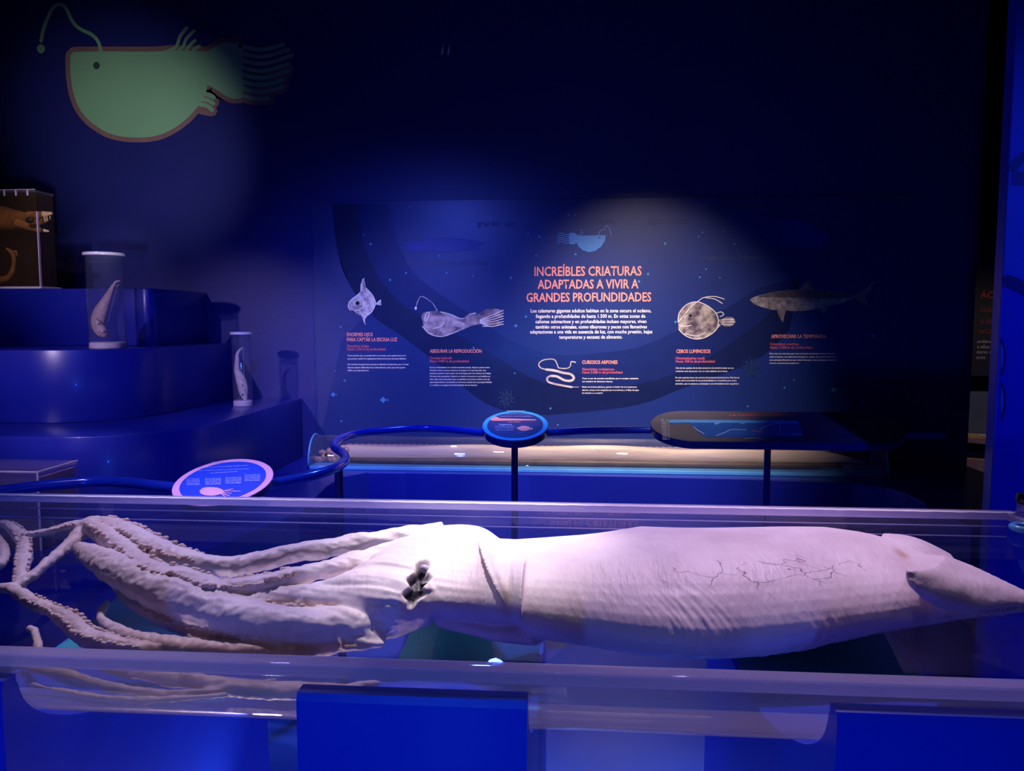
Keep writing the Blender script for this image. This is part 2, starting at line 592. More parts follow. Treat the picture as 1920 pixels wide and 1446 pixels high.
C1 = catmull([(622, 383), (633, 471), (656, 535), (700, 593), (760, 635), (830, 690), (880, 735), (930, 765), (1000, 778), (1100, 772), (1200, 758), (1280, 728), (1360, 700), (1430, 668), (1480, 620)], 4)
C2 = catmull([(671, 383), (682, 456), (705, 510), (741, 558), (800, 600), (860, 630), (930, 668), (1010, 715), (1100, 728), (1200, 720), (1290, 690), (1360, 650), (1440, 590), (1500, 520)], 4)
C3 = catmull([(728, 383), (745, 450), (775, 510), (830, 555), (900, 600), (960, 640), (1040, 665), (1120, 662), (1200, 650), (1280, 615), (1350, 585), (1420, 540)], 4)
flatpx('current_band', C1 + C2[::-1], PPL, 0.0003, M_ribA, pn, 0.0003)
flatpx('current_band', C2 + C3[::-1], PPL, 0.0003, M_ribB, pn, 0.0003)
flatpx('pale_margin', [(585, 380), (621, 380), (632, 470), (655, 535), (690, 585), (640, 640), (606, 800), (597, 800)], PPL, 0.0003, mat('panel_pale_margin', (0.020, 0.034, 0.19), 0.45), pn, 0.0003)
title = [('INCREÍBLES CRIATURAS', 1002, 1203, 517.5, 516.5), ('ADAPTADAS A VIVIR A', 1008, 1197, 541.5, 540.5), ('GRANDES PROFUNDIDADES', 987, 1221, 566, 565)]
for s, x0, x1, ya, yb in title:
    text('title_lettering', s, (x0, ya), (x1, yb), M_coral, pn, PPL, 0.003, 0.016, ysc=1.3)
para = [('Los calamares gigantes adultos habitan en la zona oscura el océano,', 995, 1221, 586), ('llegando a profundidades de hasta 1.500 m. En estas zonas de', 1005, 1210, 596.3),
        ('cañones submarinos y en profundidades incluso mayores, viven', 1004, 1212, 606.2), ('también otros animales, como tiburones y peces con llamativas', 1004, 1213, 616.2),
        ('adaptaciones a una vida en ausencia de luz, con mucha presión, bajas', 994, 1223, 625.5), ('temperaturas y escasez de alimento.', 1048, 1167, 635.3)]
for s, x0, x1, y in para:
    text('paragraph_lettering', s, (x0, y), (x1, y - 0.4), M_white, pn, PPL, 0.003, 0.014, ysc=1.15)


def block(heads, subs, lines):
    for s, x0, x1, y in heads:
        text('heading_lettering', s, (x0, y), (x1, y), M_coral, pn, PPL, 0.003, 0.02, ysc=1.35)
    for s, x0, x1, y in subs:
        text('subheading_lettering', s, (x0, y), (x1, y), M_coral2, pn, PPL, 0.003, 0.012, ysc=1.1)
    for s, x0, x1, y in lines:
        text('caption_lettering', s, (x0, y), (x1, y), M_white, pn, PPL, 0.003, 0.012)


block([('ENORMES OJOS', 650.5, 699, 630.5), ('PARA CAPTAR LA ESCASA LUZ', 650.5, 745, 640)],
      [('Neocyttus helgae.', 651, 693, 651), ('Hasta 1.200 m de profundidad.', 651, 724, 657)],
      [('Tiene grandes ojos, en proporción a su cuerpo, para captar la poca luz', 651.5, 761, 668), ('que pueden emitir los organismos bioluminiscentes de estos hábitats.', 651.5, 762, 674),
       ('No necesita una gran boca, ya que se alimenta de plancton, pero sí unas', 652, 766, 684.5), ('fuertes espinas defensivas en su aleta dorsal y anal, que se lo ponen', 652, 760, 690.5), ('difícil a sus depredadores.', 652, 692, 696)])
block([('ASEGURAR LA REPRODUCCIÓN', 806, 903, 661.5)],
      [('Ceratias holboelli.', 806, 848, 673.5), ('Hasta 4.400 m de profundidad.', 806, 880, 679.5)],
      [('En las profundidades no es fácil encontrar pareja. Algunos peces como', 806, 918, 690.3), ('Ceratias tienen curiosos sistemas de asegurar la reproducción. Las', 806, 911, 695.8),
       ('hembras pueden medir hasta 1,2 m de largo pero los machos son hasta', 806, 920, 701.4), ('10 veces más pequeños. Cuando un macho encuentra a una hembra se', 806, 919, 707),
       ('une a ella, tiene que pasa a ser un parásito y ya nunca vuelve a ser un', 806, 918, 712.5), ('pez independiente. La hembra lo alimenta a través de sus propios fluidos', 806, 922, 718),
       ('y, a cambio, se asegura de la fecundación de sus huevos.', 806, 895, 723.5)])
block([('CURIOSOS ARPONES', 1091.5, 1158, 682.5)],
      [('Nemichthys scolopaceus.', 1092, 1153, 694.5), ('Hasta 3.500 m de profundidad.', 1092, 1168, 700.5)],
      [('Tiene un par de extrañas mandíbulas que no encajan, equipadas', 1091.5, 1197, 711), ('con multitud de diminutos dientes.', 1091.5, 1149, 716.8),
       ('Nada con la boca abierta y, gracias al diseño de sus numerosos', 1091.5, 1194, 727), ('dientes, atrapa a los cangrejos por sus antenas y el flujo de agua', 1091.5, 1198, 732.8), ('los impulsa a su interior.', 1091.5, 1131, 738.3)])
block([('CEBOS LUMINOSOS', 1268, 1332, 662)],
      [('Himantolophus mauli.', 1267, 1322, 674), ('Hasta 750 m de profundidad', 1267, 1340, 680)],
      [('Una de las espinas de la aleta dorsal se ha transformado en una', 1267, 1376, 691.5), ('auténtica caña de pescar, con un cebo delante de su boca.', 1267, 1364, 697.5),
       ('En esta especie tiene una colonia de bacterias luminiscentes. Esa luz en', 1266.5, 1386, 709.5), ('medio de la oscuridad de las profundidades es irresistible para otros', 1266.5, 1381, 715), ('animales, que se acercan a curiosear y son inmediatamente engullidos.', 1266.5, 1386, 721)])
block([('APROVECHAR LA TEMPORADA', 1446, 1549, 634)],
      [('Cetorhinus maximus.', 1444, 1499, 647.5), ('Hasta 2.000 m de profundidad.', 1444, 1524, 654)],
      [('No todos los animales que viven en zonas profundas lo hacen durante', 1443, 1565, 664.5), ('todo el tiempo. Los tiburones peregrinos, a pesar de su feroz apariencia,', 1443, 1568, 670.5),
       ('son animales filtradores que visitan las aguas más profundas durante el', 1443, 1569, 676.5), ('invierno, en busca de zooplancton.', 1443, 1499, 682.3)])
for s, x0, x1, y in [('bioluminiscencia', 1049, 1152, 418), ('gigantismo', 1216, 1287, 419), ('bocas y', 763, 809, 497), ('dientes', 814, 856, 497), ('enormes', 861, 914, 497), ('esqueletos', 1313, 1381, 488), ('blandos', 1386, 1437, 488), ('grandes ojos', 895, 970, 424)]:
    text('faint_lettering', s, (x0, y), (x1, y), M_faint, pn, PPL, 0.0025, 0.0)
dotspx('plankton_dot', [(767, 388, 2.2), (695, 458, 2.2), (682, 441, 1.7), (889, 445, 2), (990, 439, 2), (1011, 444, 2.5), (903, 431, 2), (1066, 403, 2), (1078, 403, 1.8), (958, 521, 2.8), (887, 517, 1.7),
                        (837, 512, 1.8), (731, 525, 2), (761, 512, 1.8), (967, 611, 2.8), (986, 594, 2.2), (639, 613, 2), (1215, 514, 2.3), (1198, 528, 2.4), (1247, 457, 2.5), (1324, 505, 2), (1312, 520, 2),
                        (1350, 521, 1.6), (1377, 458, 1.8), (1267, 604, 2.5), (1130, 562, 1.8), (1317, 436, 1.8), (1310, 444, 1.5), (1358, 435, 1.5), (646, 714, 2.2), (888, 652, 2), (1032, 766, 2), (1046, 797, 1.7),
                        (1471, 727, 2), (1489, 713, 1.6), (1402, 762, 1.8), (628, 696, 1.5), (1078, 443, 1.8), (1079, 477, 2.2), (1005, 479, 1.8), (823, 480, 2), (1590, 521, 1.6), (965, 700, 1.6), (640, 790, 1.8)], PPL, 0.002, M_cyan, pn)
# small icon of the anglerfish above the title
flatpx('icon_fish', [(1136, 441), (1134, 452), (1127, 463), (1115, 471), (1104, 473), (1093, 470), (1085, 463), (1081, 455), (1076, 459), (1068, 458), (1066, 437), (1076, 436), (1084, 442)], PPL, 0.002, M_cyan, pn)
strokepx('icon_fish_lines', [[(1068, 439 + 4 * k), (1060, 440 + 4 * k), (1052, 437 + 4 * k), (1045, 440 + 4 * k)] for k in range(5)], 1.6, PPL, 0.002, M_cyan, pn)
strokepx('icon_fish_lure', [[(1122, 441), (1126, 432), (1134, 430), (1138, 423), (1143, 430), (1146, 441)]], 1.6, PPL, 0.002, M_cyan, pn)
strokepx('icon_fish_fin', [[(1086, 441), (1092, 436), (1088, 430)]], 1.6, PPL, 0.002, M_cyan, pn)
flatpx('icon_eye', arc(1124, 446, 1.6, 1.6, 0, 330, 11), PPL, 0.0036, M_board, pn, 0.0006)
# big blue giant-squid silhouettes
flatpx('blue_fish_silhouette', [(750, 456), (790, 452), (800, 446), (830, 445), (870, 448), (895, 452), (910, 456), (896, 461), (902, 466), (885, 469), (860, 470), (840, 474), (810, 470), (780, 472), (752, 466), (765, 461)], PPL, 0.002, M_ind, pn)
flatpx('indigo_squid_silhouette', [(1472, 412), (1500, 413), (1530, 425), (1552, 440), (1548, 460), (1535, 467), (1500, 462), (1462, 458)], PPL, 0.002, M_ind, pn)
strokepx('squid_silhouette_arms', [[(1470 - 1.5 * k, 414 + 6.5 * k), (1450, 412 + 6 * k), (1432, 408 + 6 * k), (1412, 405 + 6 * k), (1395, 400 + 5.5 * k), (1378 - 6 * (k % 3), 396 + 5.5 * k)] for k in range(8)], 2.6, PPL, 0.002, M_ind, pn)
# tiny rhombic fish and corals
for cx, cy, r in [(626, 740, 6), (720, 750, 8), (1638, 629, 6), (1564, 731, 6.5), (1619, 754, 6)]:
    flatpx('small_fish', [(cx - r, cy), (cx - r * .2, cy - r * .75), (cx + r * .55, cy), (cx + r, cy - r * .3), (cx + r, cy + r * .3), (cx + r * .5, cy + r * .05), (cx - r * .2, cy + r * .75)], PPL, 0.002, M_cyan, pn)
for cx, cy, r in [(950, 748, 18), (1408, 690, 20)]:
    lines = []
    for k in range(9):
        a = R(20 + k * 40)
        d = Vector((math.cos(a), math.sin(a)))
        e = Vector((-d.y, d.x))
        c = Vector((cx, cy))
        lines += [[tuple(c), tuple(c + d * r * .6 + e * 2), tuple(c + d * r)], [tuple(c + d * r * .5), tuple(c + d * r * .75 + e * r * .3)], [tuple(c + d * r * .4), tuple(c + d * r * .7 - e * r * .3)]]
    strokepx('coral_icon', lines, 1.7, PPL, 0.002, M_cyan2, pn, smooth_n=0)
flatpx('ruin_icon', [(624, 410), (662, 408), (660, 418), (632, 421)], PPL, 0.002, M_ribA, pn)
# --- spiny big-eyed fish
flatpx('big_eyed_fish', [(653, 566), (660, 560), (672, 551), (676, 546), (676, 532), (680, 522), (684, 528), (686, 540), (692, 545), (700, 556), (705, 569), (714, 561), (715, 573), (704, 571), (698, 584), (690, 591), (685, 598), (684, 608), (680, 598), (678, 592), (668, 588), (664, 582), (655, 582), (654, 574)], PPL, 0.002, M_sil, pn)
strokepx('fish_contour', [[(655, 580), (653, 572), (660, 562), (674, 550)], [(686, 540), (698, 553), (704, 569), (697, 585), (688, 592)], [(677, 546), (678, 534), (683, 522)], [(664, 583), (676, 580), (682, 572), (680, 560)], [(706, 569), (714, 563)], [(684, 592), (682, 600), (685, 608)]], 1.3, PPL, 0.0036, M_line, pn)
flatpx('fish_eye', arc(670.5, 568.5, 3.6, 3.6, 0, 330, 11), PPL, 0.0036, M_black, pn, 0.0006)
# --- anglerfish with lure
flatpx('anglerfish_body', catmull([(790, 594), (795, 586), (806, 584), (825, 584), (845, 589), (858, 596), (868, 597), (880, 588), (893, 586), (890, 592), (898, 588), (912, 580), (930, 579), (944, 583), (936, 588), (944, 594), (930, 600), (943, 607), (920, 614), (900, 608), (880, 613), (868, 618), (852, 625), (835, 630), (820, 631), (804, 625), (793, 612)], 3)[:-1], PPL, 0.002, M_sil2, pn)
strokepx('anglerfish_contour', [[(792, 612), (804, 625), (822, 631), (838, 629), (860, 620)], [(826, 585), (846, 590), (862, 597), (870, 597)], [(796, 602), (799, 588), (805, 586), (802, 596), (798, 604)], [(833, 604), (826, 612), (812, 616)], [(880, 590), (892, 587)]] + [[(900, 600 + k), (920, 592 + 4 * k), (944, 582 + 5.2 * k)] for k in range(6)] + [[(905, 612), (920, 612)]], 1.4, PPL, 0.0036, M_line, pn)
strokepx('anglerfish_rod', [[(821, 585), (812, 570), (800, 560), (789, 556), (783, 566), (780, 576)]], 1.2, PPL, 0.002, M_sil, pn)
flatpx('anglerfish_lure', arc(779.5, 578, 2.2, 3, 0, 330, 11), PPL, 0.002, M_line, pn, 0.001)
flatpx('anglerfish_pale_flank', catmull([(846, 612), (850, 602), (862, 603), (872, 608), (862, 614)], 3), PPL, 0.0034, mat('panel_pale_flank', (0.6, 0.5, 0.55), 0.5, (0.3, 0.22, 0.28), 14), pn, 0.0004)
# --- snipe eel
strokepx('eel_body', [[(1079, 679.5), (1071, 678.5), (1069, 687), (1062, 691), (1048, 690), (1045, 684), (1040, 675), (1030, 673.5), (1017, 676), (1010, 683), (1014, 690), (1024, 693)],
                      [(1024, 693), (1040, 695), (1055, 699), (1070, 702), (1076, 709), (1070, 714), (1058, 713), (1044, 706), (1032, 705)], [(1032, 705), (1026, 709), (1028, 716), (1040, 720), (1060, 724), (1072, 726)], [(1072, 726), (1085, 726)]], [2.0, 4.4, 3.6, 1.2], PPL, 0.002, mat('panel_eel', (0.62, 0.56, 0.56), 0.5, (0.4, 0.34, 0.36), 20), pn)
# --- round footballfish
flatpx('round_fish_body', catmull([(1271, 603), (1272, 594), (1278, 580), (1290, 570), (1306, 566), (1322, 571), (1334, 580), (1344, 588), (1347, 598), (1346, 612), (1338, 622), (1324, 632), (1308, 636), (1292, 633), (1280, 627), (1272, 618), (1273, 610)], 3)[:-1], PPL, 0.002, M_sil3, pn)
flatpx('round_fish_tail', catmull([(1345, 598), (1352, 599), (1362, 595), (1374, 596), (1378, 604), (1372, 611), (1358, 612), (1350, 605)], 3), PPL, 0.002, M_sil3, pn)
strokepx('round_fish_contour', [[(1271, 603), (1274, 586), (1288, 571), (1306, 566), (1326, 573), (1342, 587), (1347, 602), (1343, 618), (1326, 631), (1306, 636), (1286, 630), (1273, 618)], [(1272, 604), (1282, 592), (1296, 575), (1310, 564), (1320, 558), (1340, 556), (1358, 561)], [(1322, 558), (1340, 561), (1354, 569)],
                              [(1274, 610), (1284, 612), (1296, 610)], [(1290, 590), (1283, 596)], [(1342, 588), (1352, 585), (1357, 590), (1350, 594)], [(1346, 608), (1350, 610), (1344, 615)], [(1354, 600), (1376, 599)], [(1354, 604), (1378, 604)], [(1354, 608), (1374, 609)], [(1284, 626), (1306, 630), (1322, 624)]], 1.5, PPL, 0.0036, M_line, pn)
flatpx('round_fish_eye', arc(1295, 592, 2.6, 2.6, 0, 330, 11), PPL, 0.0036, M_black, pn, 0.0006)
# --- shark
flatpx('shark_body', catmull([(1406, 562), (1414, 557), (1428, 553), (1445, 549), (1470, 545), (1498, 544), (1530, 545), (1560, 547), (1585, 551), (1604, 556), (1600, 560), (1584, 567), (1560, 573), (1535, 579), (1505, 583), (1475, 583), (1450, 581), (1432, 577), (1420, 573), (1412, 569)], 3), PPL, 0.002, M_shark, pn)
flatpx('shark_back', catmull([(1420, 557), (1445, 549.5), (1480, 545), (1530, 545.5), (1570, 549), (1600, 556), (1560, 560), (1520, 559), (1480, 558), (1450, 558)], 3), PPL, 0.0036, M_sharkd, pn, 0.0004)
for nm, ps in [('shark_dorsal_fin', [(1497, 545), (1508, 533), (1516, 525), (1520, 534), (1526, 545)]), ('shark_pectoral_fin', [(1456, 579), (1460, 592), (1468, 605), (1470, 594), (1473, 583), (1465, 580)]), ('shark_pelvic_fin', [(1536, 578), (1541, 586), (1546, 587), (1553, 576), (1545, 577)]),
               ('shark_tail_fin', [(1598, 556), (1616, 548), (1628, 536), (1641, 524), (1634, 540), (1624, 556), (1628, 574), (1614, 567), (1604, 559)]), ('shark_small_fin', [(1574, 547), (1577, 543), (1580, 547.5)])]:
    flatpx(nm, ps, PPL, 0.0022, mat('panel_shark_fin', (0.26, 0.21, 0.21), 0.5, (0.12, 0.1, 0.11), 20), pn)
strokepx('shark_gills', [[(1440 + 3 * k, 556), (1441 + 3 * k, 566), (1440 + 3.4 * k, 578)] for k in range(5)], 0.9, PPL, 0.0042, M_sharkd, pn)
strokepx('shark_mouth', [[(1412, 568), (1424, 567)]], 0.9, PPL, 0.0042, M_sharkd, pn)
dotspx('shark_speckle', [(1478 + 13 * i + 3 * (j % 2), 565 + 4 * j + (i % 3), 1.0) for i in range(5) for j in range(3)], PPL, 0.0042, M_sharkd, pn)

# ================================================================== STEPPED PLATFORM ON THE LEFT
TANKZ = 0.95
Z4, Z3, Z2, Z1 = 0.50, 0.93, 1.335, 1.70


def step(name, y_front, x_right, rad, z0, z1, label):
    pts = [(-5.19, WY - 0.002), (-5.19, y_front), (x_right - rad, y_front)]
    pts += [(x_right - rad + rad * math.sin(R(a)), y_front + rad - rad * math.cos(R(a))) for a in range(6, 91, 6)]
    pts += [(x_right, WY - 0.002)]
    o = prism(name, [(x, y, z0) for x, y in pts], (0, 0, z1 - z0), M_step, None, 0.006, 2)
    o.data.set_sharp_from_angle(angle=R(25))
    for p in o.data.polygons:
        p.use_smooth = True
    return tag(o, label, 'plinth')


x3 = onz(555, 750, Z3).x
y3 = onz(150, 820, Z3).y
x2 = ony(427, 641, WY - 0.1).x
y2 = onz(120, 795, Z3).y
p1 = onz(100, 652, Z2)
y1 = 4.75
x1 = ony(309, 600, 4.9).x
step('display_step', y3, x3, 0.55, Z4 + 0.001, Z3, 'broad blue step with a rounded corner carrying the slim jar')
step('display_step', y2, x2, 0.50, Z3 + 0.001, Z2, 'middle blue step with a rounded corner carrying the wide jar')
step('display_step', y1, x1, 0.06, Z2 + 0.001, Z1, 'topmost blue step of the stepped plinth under the brown specimen tank')
# low base that runs on along the wall, its front edge curving back
bp = [onz(x, y, Z4) for x, y in [(560, 960), (593, 930), (612, 911), (640, 895), (690, 886), (760, 886), (960, 889), (1200, 893), (1430, 899), (1600, 906), (1660, 914), (1700, 926), (1730, 942), (1745, 958)]]
bpts = [(-5.19, WY - 0.002), (-5.19, 2.95), (bp[0].x - 0.25, 2.95)] + [(p.x, p.y) for p in bp] + [(bp[-1].x + 0.06, bp[-1].y - 0.3), (X_we - 0.01, bp[-1].y - 0.3), (X_we - 0.01, WY - 0.002)]
pb = prism('display_plinth', [(x, y, 0.001) for x, y in bpts], (0, 0, Z4 - 0.001), M_step, None, 0.006, 2)
tag(pb, 'low dark blue base along the wall under the long tube tank', 'plinth')

# ================================================================== SPECIMEN JARS
M_glass = acrylic('jar_glass', (0.93, 0.94, 0.98), 1.4, 0.0, 0.045, (0.55, 0.6, 0.85))
M_lid = mat('jar_lid_glass', (0.72, 0.66, 0.82), 0.15, (0.62, 0.58, 0.76), 20, coat=0.5)
M_jbase = mat('jar_sediment', (0.75, 0.62, 0.66), 0.4, (0.6, 0.5, 0.58), 25)
M_fluid = acrylic('jar_fluid_line', (0.9, 0.92, 1), 1.33, 0.0, 0.16, (0.7, 0.7, 0.95))
M_fpink = mat('specimen_flesh', (0.72, 0.50, 0.47), 0.45, (0.52, 0.33, 0.29), 22, 0.4, 60)
M_fpale = mat('specimen_pale_flesh', (0.80, 0.66, 0.60), 0.45, (0.62, 0.47, 0.42), 26, 0.4, 60)
M_fbrown = mat('specimen_brown_skin', (0.45, 0.30, 0.25), 0.5, (0.30, 0.18, 0.15), 30, 0.4, 60)
M_eyew = mat('specimen_cloudy_eye', (0.85, 0.8, 0.82), 0.2)
M_thread = mat('nylon_thread', (0.55, 0.6, 0.75), 0.3)


def jar(px, base_y, top_y, rpx_base, d_plane, zb, label):
    c = ony(px, base_y, d_plane)
    cx, cy = c.x, c.y
    dd = proj(c)[2]
    k = dd / FPX
    r = rpx_base * k
    h = (base_y - top_y) * k
    t = thing('specimen_jar', label, 'jar', 'glass specimen jars on the steps')
    tk = 0.006
    lathe('glass_wall', [(r, zb), (r, zb + h - 0.01), (r - tk, zb + h - 0.01), (r - tk, zb + 0.02), (r - tk, zb + 0.02)], (cx, cy), M_glass, t, 48)
    lathe('glass_foot', [(0.001, zb + 0.0005), (r * 0.97, zb + 0.0005), (r * 0.985, zb + 0.004), (r * 0.985, zb + 0.030), (r * 0.9, zb + 0.036), (0.001, zb + 0.036)], (cx, cy), M_jbase, t, 40)
    lathe('lid', [(0.001, zb + h + 0.004), (r * 0.9, zb + h + 0.004), (r * 1.12, zb + h + 0.002), (r * 1.14, zb + h - 0.006), (r * 1.12, zb + h - 0.014), (r * 1.0, zb + h - 0.016), (0.001, zb + h - 0.012)], (cx, cy), M_lid, t, 48)
    zl = zb + h - 0.055
    lathe('fluid_surface', [(0.001, zl), (r - tk * 1.3, zl), (r - tk * 1.3, zl + 0.003), (0.001, zl + 0.003)], (cx, cy), M_fluid, t, 40)
    return t, cx, cy, r


# wide jar on the middle step
j1, jx, jy, jr = jar(203, 659, 484, 32, 4.36, Z2 + 0.001, 'wide glass jar with white lid holding a hanging pinkish fish')


def fishsweep(name, data, Y, mat_, parent, depth=0.55, seg=16, sub=5):
    """fish body from (x px, y px, half-width px) along its spine, on the plane Y"""
    pts, rad = [], []
    for x, y, r in catmull(data, sub):
        p = ony(x, y, Y)
        pts.append(p)
        rad.append(max(r, 0.3) * proj(p)[2] / FPX)
    return tubeo(name, pts, rad, mat_, parent, seg, depth, Vector((0, -1, 0)))


f1 = thing('preserved_fish', 'pinkish tapering fish hanging head down in the wide jar', 'fish')
fishsweep('body', [(226, 527, 1.0), (218, 528, 2.0), (212, 536, 3.2), (206, 548, 5.5), (200, 560, 7.5), (194, 573, 10.5), (188, 586, 13), (184, 599, 13.5), (184, 611, 12.5), (189, 620, 11.5), (193, 627, 9), (194, 632, 4)], jy, M_fpink, f1, 0.6)
ballo('eye', ony(192.5, 620.5, jy - 0.030), 0.0085, M_eyew, f1)
ballo('gill_fin', ony(183, 605, jy - 0.032), 0.007, M_eyew, f1, (1, 0.6, 1.4))
fishsweep('jaw', [(186, 622, 3), (192, 628, 3.4), (197, 631, 1.6)], jy - 0.016, M_fbrown, f1, 0.9, 10)
fishsweep('gill_slit', [(180, 596, 0.8), (186, 603, 1.8), (190, 609, 1.0)], jy - 0.032, M_fbrown, f1, 0.6, 8)
fishsweep('tail_ray', [(213, 535, 0.8), (219, 536, 0.7), (224, 534, 0.5)], jy, M_fpink, f1, 0.8, 8)
tag(tubeo('hanging_thread', [ony(222, 528, jy), ony(212, 566, jy - 0.004), ony(202, 604, jy - 0.01)], 0.0009, M_thread, None, 6), 'fine nylon thread tied to the fish in the wide jar', 'thread')
# slim jar on the broad step
j2, kx, ky, kr = jar(456, 768, 631, 17.5, 4.98, Z3 + 0.001, 'slim tall glass jar with white lid holding a pale eel-like fish')
f2 = thing('preserved_fish', 'pale long-nosed fish bent upright nose down in the slim jar', 'fish')
fishsweep('body', [(455, 652, 1.2), (449, 657, 2.2), (445, 665, 3.4), (444.5, 676, 4.2), (444, 687, 5), (445, 696, 6), (449, 706, 8.2), (453, 717, 9.6), (455.5, 728, 9.6), (457, 737, 8), (459, 746, 5), (461, 753, 2.6), (462, 759, 1)], ky, M_fpale, f2, 0.7)
ballo('eye', ony(454.5, 740.5, ky - 0.024), 0.006, M_black, f2, (0.7, 0.6, 1.3))
for q in [(455, 712), (454.5, 722), (460, 731)]:
    ballo('skin_spot', ony(*q, ky - 0.032), 0.0055, M_fbrown, f2, (0.8, 0.5, 1.0))
tag(tubeo('hanging_thread', [ony(456, 648, ky), ony(457, 680, ky), ony(458, 706, ky)], 0.0008, M_thread, None, 6), 'fine nylon thread tied to the fish in the slim jar', 'thread')

# ================================================================== BROWN SPECIMEN TANK ON THE TOP STEP
M_amber = acrylic('amber_tank', (0.82, 0.72, 0.60), 1.45, 0.0, 0.05, (0.45, 0.33, 0.25))
M_edge = mat('acrylic_edge', (0.62, 0.50, 0.72), 0.2, (0.5, 0.4, 0.62), 10)
M_tan = mat('specimen_tan', (0.60, 0.40, 0.20), 0.5, (0.35, 0.20, 0.09), 18, 0.5, 40)
M_skull = mat('specimen_bone', (0.68, 0.50, 0.32), 0.5, (0.42, 0.28, 0.16), 24, 0.5, 40)
tf = ony(75, 530, 4.80)            # front right foot of the tank
tb_ = onx(107, 530, tf.x)          # back right foot
tk0, tk1 = tf.y, min(tb_.y, WY - 0.04)
zt = ony(66, 352, tk0).z
zb1 = Z1 + 0.001
xl_, xr_ = tf.x - 1.1, tf.x
bt = thing('specimen_tank', 'clear box tank of amber liquid with a brown fish on the topmost step', 'tank')
boxo('base_plate', (xl_ - 0.02, tk0 - 0.02, zb1), (xr_ + 0.02, tk1 + 0.02, zb1 + 0.014), M_lid, bt, 0.003)
zb_ = zb1 + 0.0145
zt = zt - 0.03
for nm, lo, hi in [('front_pane', (xl_, tk0, zb_), (xr_, tk0 + 0.008, zt)), ('back_pane', (xl_, tk1 - 0.008, zb_), (xr_, tk1, zt)), ('side_pane', (xr_ - 0.008, tk0 + 0.0085, zb_), (xr_, tk1 - 0.0085, zt)), ('side_pane', (xl_, tk0 + 0.0085, zb_), (xl_ + 0.008, tk1 - 0.0085, zt))]:
    boxo(nm, lo, hi, M_amber, bt, 0)
M_lidc = acrylic('tank_lid_clear', (0.92, 0.92, 0.97), 1.45, 0.0, 0.12, (0.7, 0.6, 0.85))
boxo('lid', (xl_ - 0.004, tk0 - 0.004, zt + 0.001), (xr_ + 0.004, tk1 + 0.004, zt + 0.016), M_lidc, bt, 0.003)
for i in range(9):
    xx = xr_ - 0.05 - i * 0.078
    boxo('lid_clip', (xx - 0.005, tk0 - 0.008, zt - 0.02), (xx + 0.005, tk0 - 0.001, zt + 0.02), M_edge, bt, 0.001)
boxo('corner_edge', (xr_ + 0.0005, tk0 - 0.006, zb_ + 0.001), (xr_ + 0.008, tk0 + 0.012, zt - 0.12), M_edge, bt, 0.002)
boxo('lid_edge', (xl_, tk0 - 0.0075, zt + 0.0165), (xr_, tk0 + 0.002, zt + 0.021), M_edge, bt, 0.001)
bf = thing('preserved_fish', 'large tan fish with open jaws inside the amber tank', 'fish')
ym = (tk0 + tk1) / 2
fishsweep('body', [(-120, 410, 20), (-60, 405, 26), (-10, 408, 24), (30, 412, 18), (55, 414, 13), (75, 413, 9), (90, 410, 4)], ym, M_tan, bf, 0.45, 18)
fishsweep('lower_jaw', [(30, 418, 9), (50, 424, 7), (70, 430, 5), (92, 434, 1.5)], ym - 0.02, M_skull, bf, 0.6, 12)
fishsweep('upper_jaw', [(50, 404, 7), (75, 402, 6), (98, 400, 2.5)], ym - 0.02, M_skull, bf, 0.7, 12)
ballo('eye_socket', ony(56, 413, ym - 0.075), 0.02, M_dark, bf, (1.5, 0.6, 1))
for k in range(6):
    p = ony(66 + 5.5 * k, 405, ym - 0.03)
    tubeo('tooth', [p, p + Vector((0.001, 0, -0.014)), p + Vector((0.002, 0, -0.026))], [0.004, 0.003, 0.0005], M_skull, bf, 6)
bf2 = thing('preserved_eel', 'curled brown eel tail below the fish in the amber tank', 'eel')
fishsweep('body', [(-60, 520, 9), (-20, 524, 8), (8, 523, 5.5), (20, 514, 4.5), (25, 500, 4), (26, 486, 4), (22, 474, 4), (12, 466, 2)], ym - 0.03, M_tan, bf2, 0.7, 12)
fishsweep('fin', [(22, 474, 2.6), (30, 472, 2.4), (31, 480, 1.2)], ym - 0.034, M_skull, bf2, 0.5, 10)

# ================================================================== LOW CLEAR BOX ON THE BASE
zc_ = 0.85
q0, q1 = onz(70, 885, zc_), onz(118, 863, zc_)
cb = thing('specimen_box', 'low clear acrylic box on the blue base by the curved rail', 'box')
M_box = acrylic('clear_box', (0.9, 0.9, 0.95), 1.49, 0.0, 0.10, (0.6, 0.5, 0.75))
xa, xb, ya, yb_ = q0.x - 0.9, q0.x, q0.y, min(q1.y, y3 - 0.03)
M_pside = mat('box_pink_reflection', (0.62, 0.42, 0.42), 0.45, (0.5, 0.33, 0.33), 10)  # pink sheet coloured for the reflection in the side pane
for nm, lo, hi, mm in [('top_pane', (xa, ya, zc_ - 0.012), (xb, yb_, zc_), M_box), ('front_pane', (xa, ya, Z4 + 0.002), (xb, ya + 0.010, zc_ - 0.0125), M_box), ('back_pane', (xa, yb_ - 0.01, Z4 + 0.002), (xb, yb_, zc_ - 0.0125), M_box),
                       ('side_pane', (xb - 0.01, ya + 0.0105, Z4 + 0.002), (xb, yb_ - 0.0105, zc_ - 0.0125), M_box), ('reflection_sheet', (xb - 0.022, ya + 0.02, Z4 + 0.004), (xb - 0.0105, yb_ - 0.012, zc_ - 0.03), M_pside), ('floor_pane', (xa + 0.01, ya + 0.0105, Z4 + 0.002), (xb - 0.025, yb_ - 0.0105, Z4 + 0.014), M_box)]:
    boxo(nm, lo, hi, mm, cb, 0.001, 1)
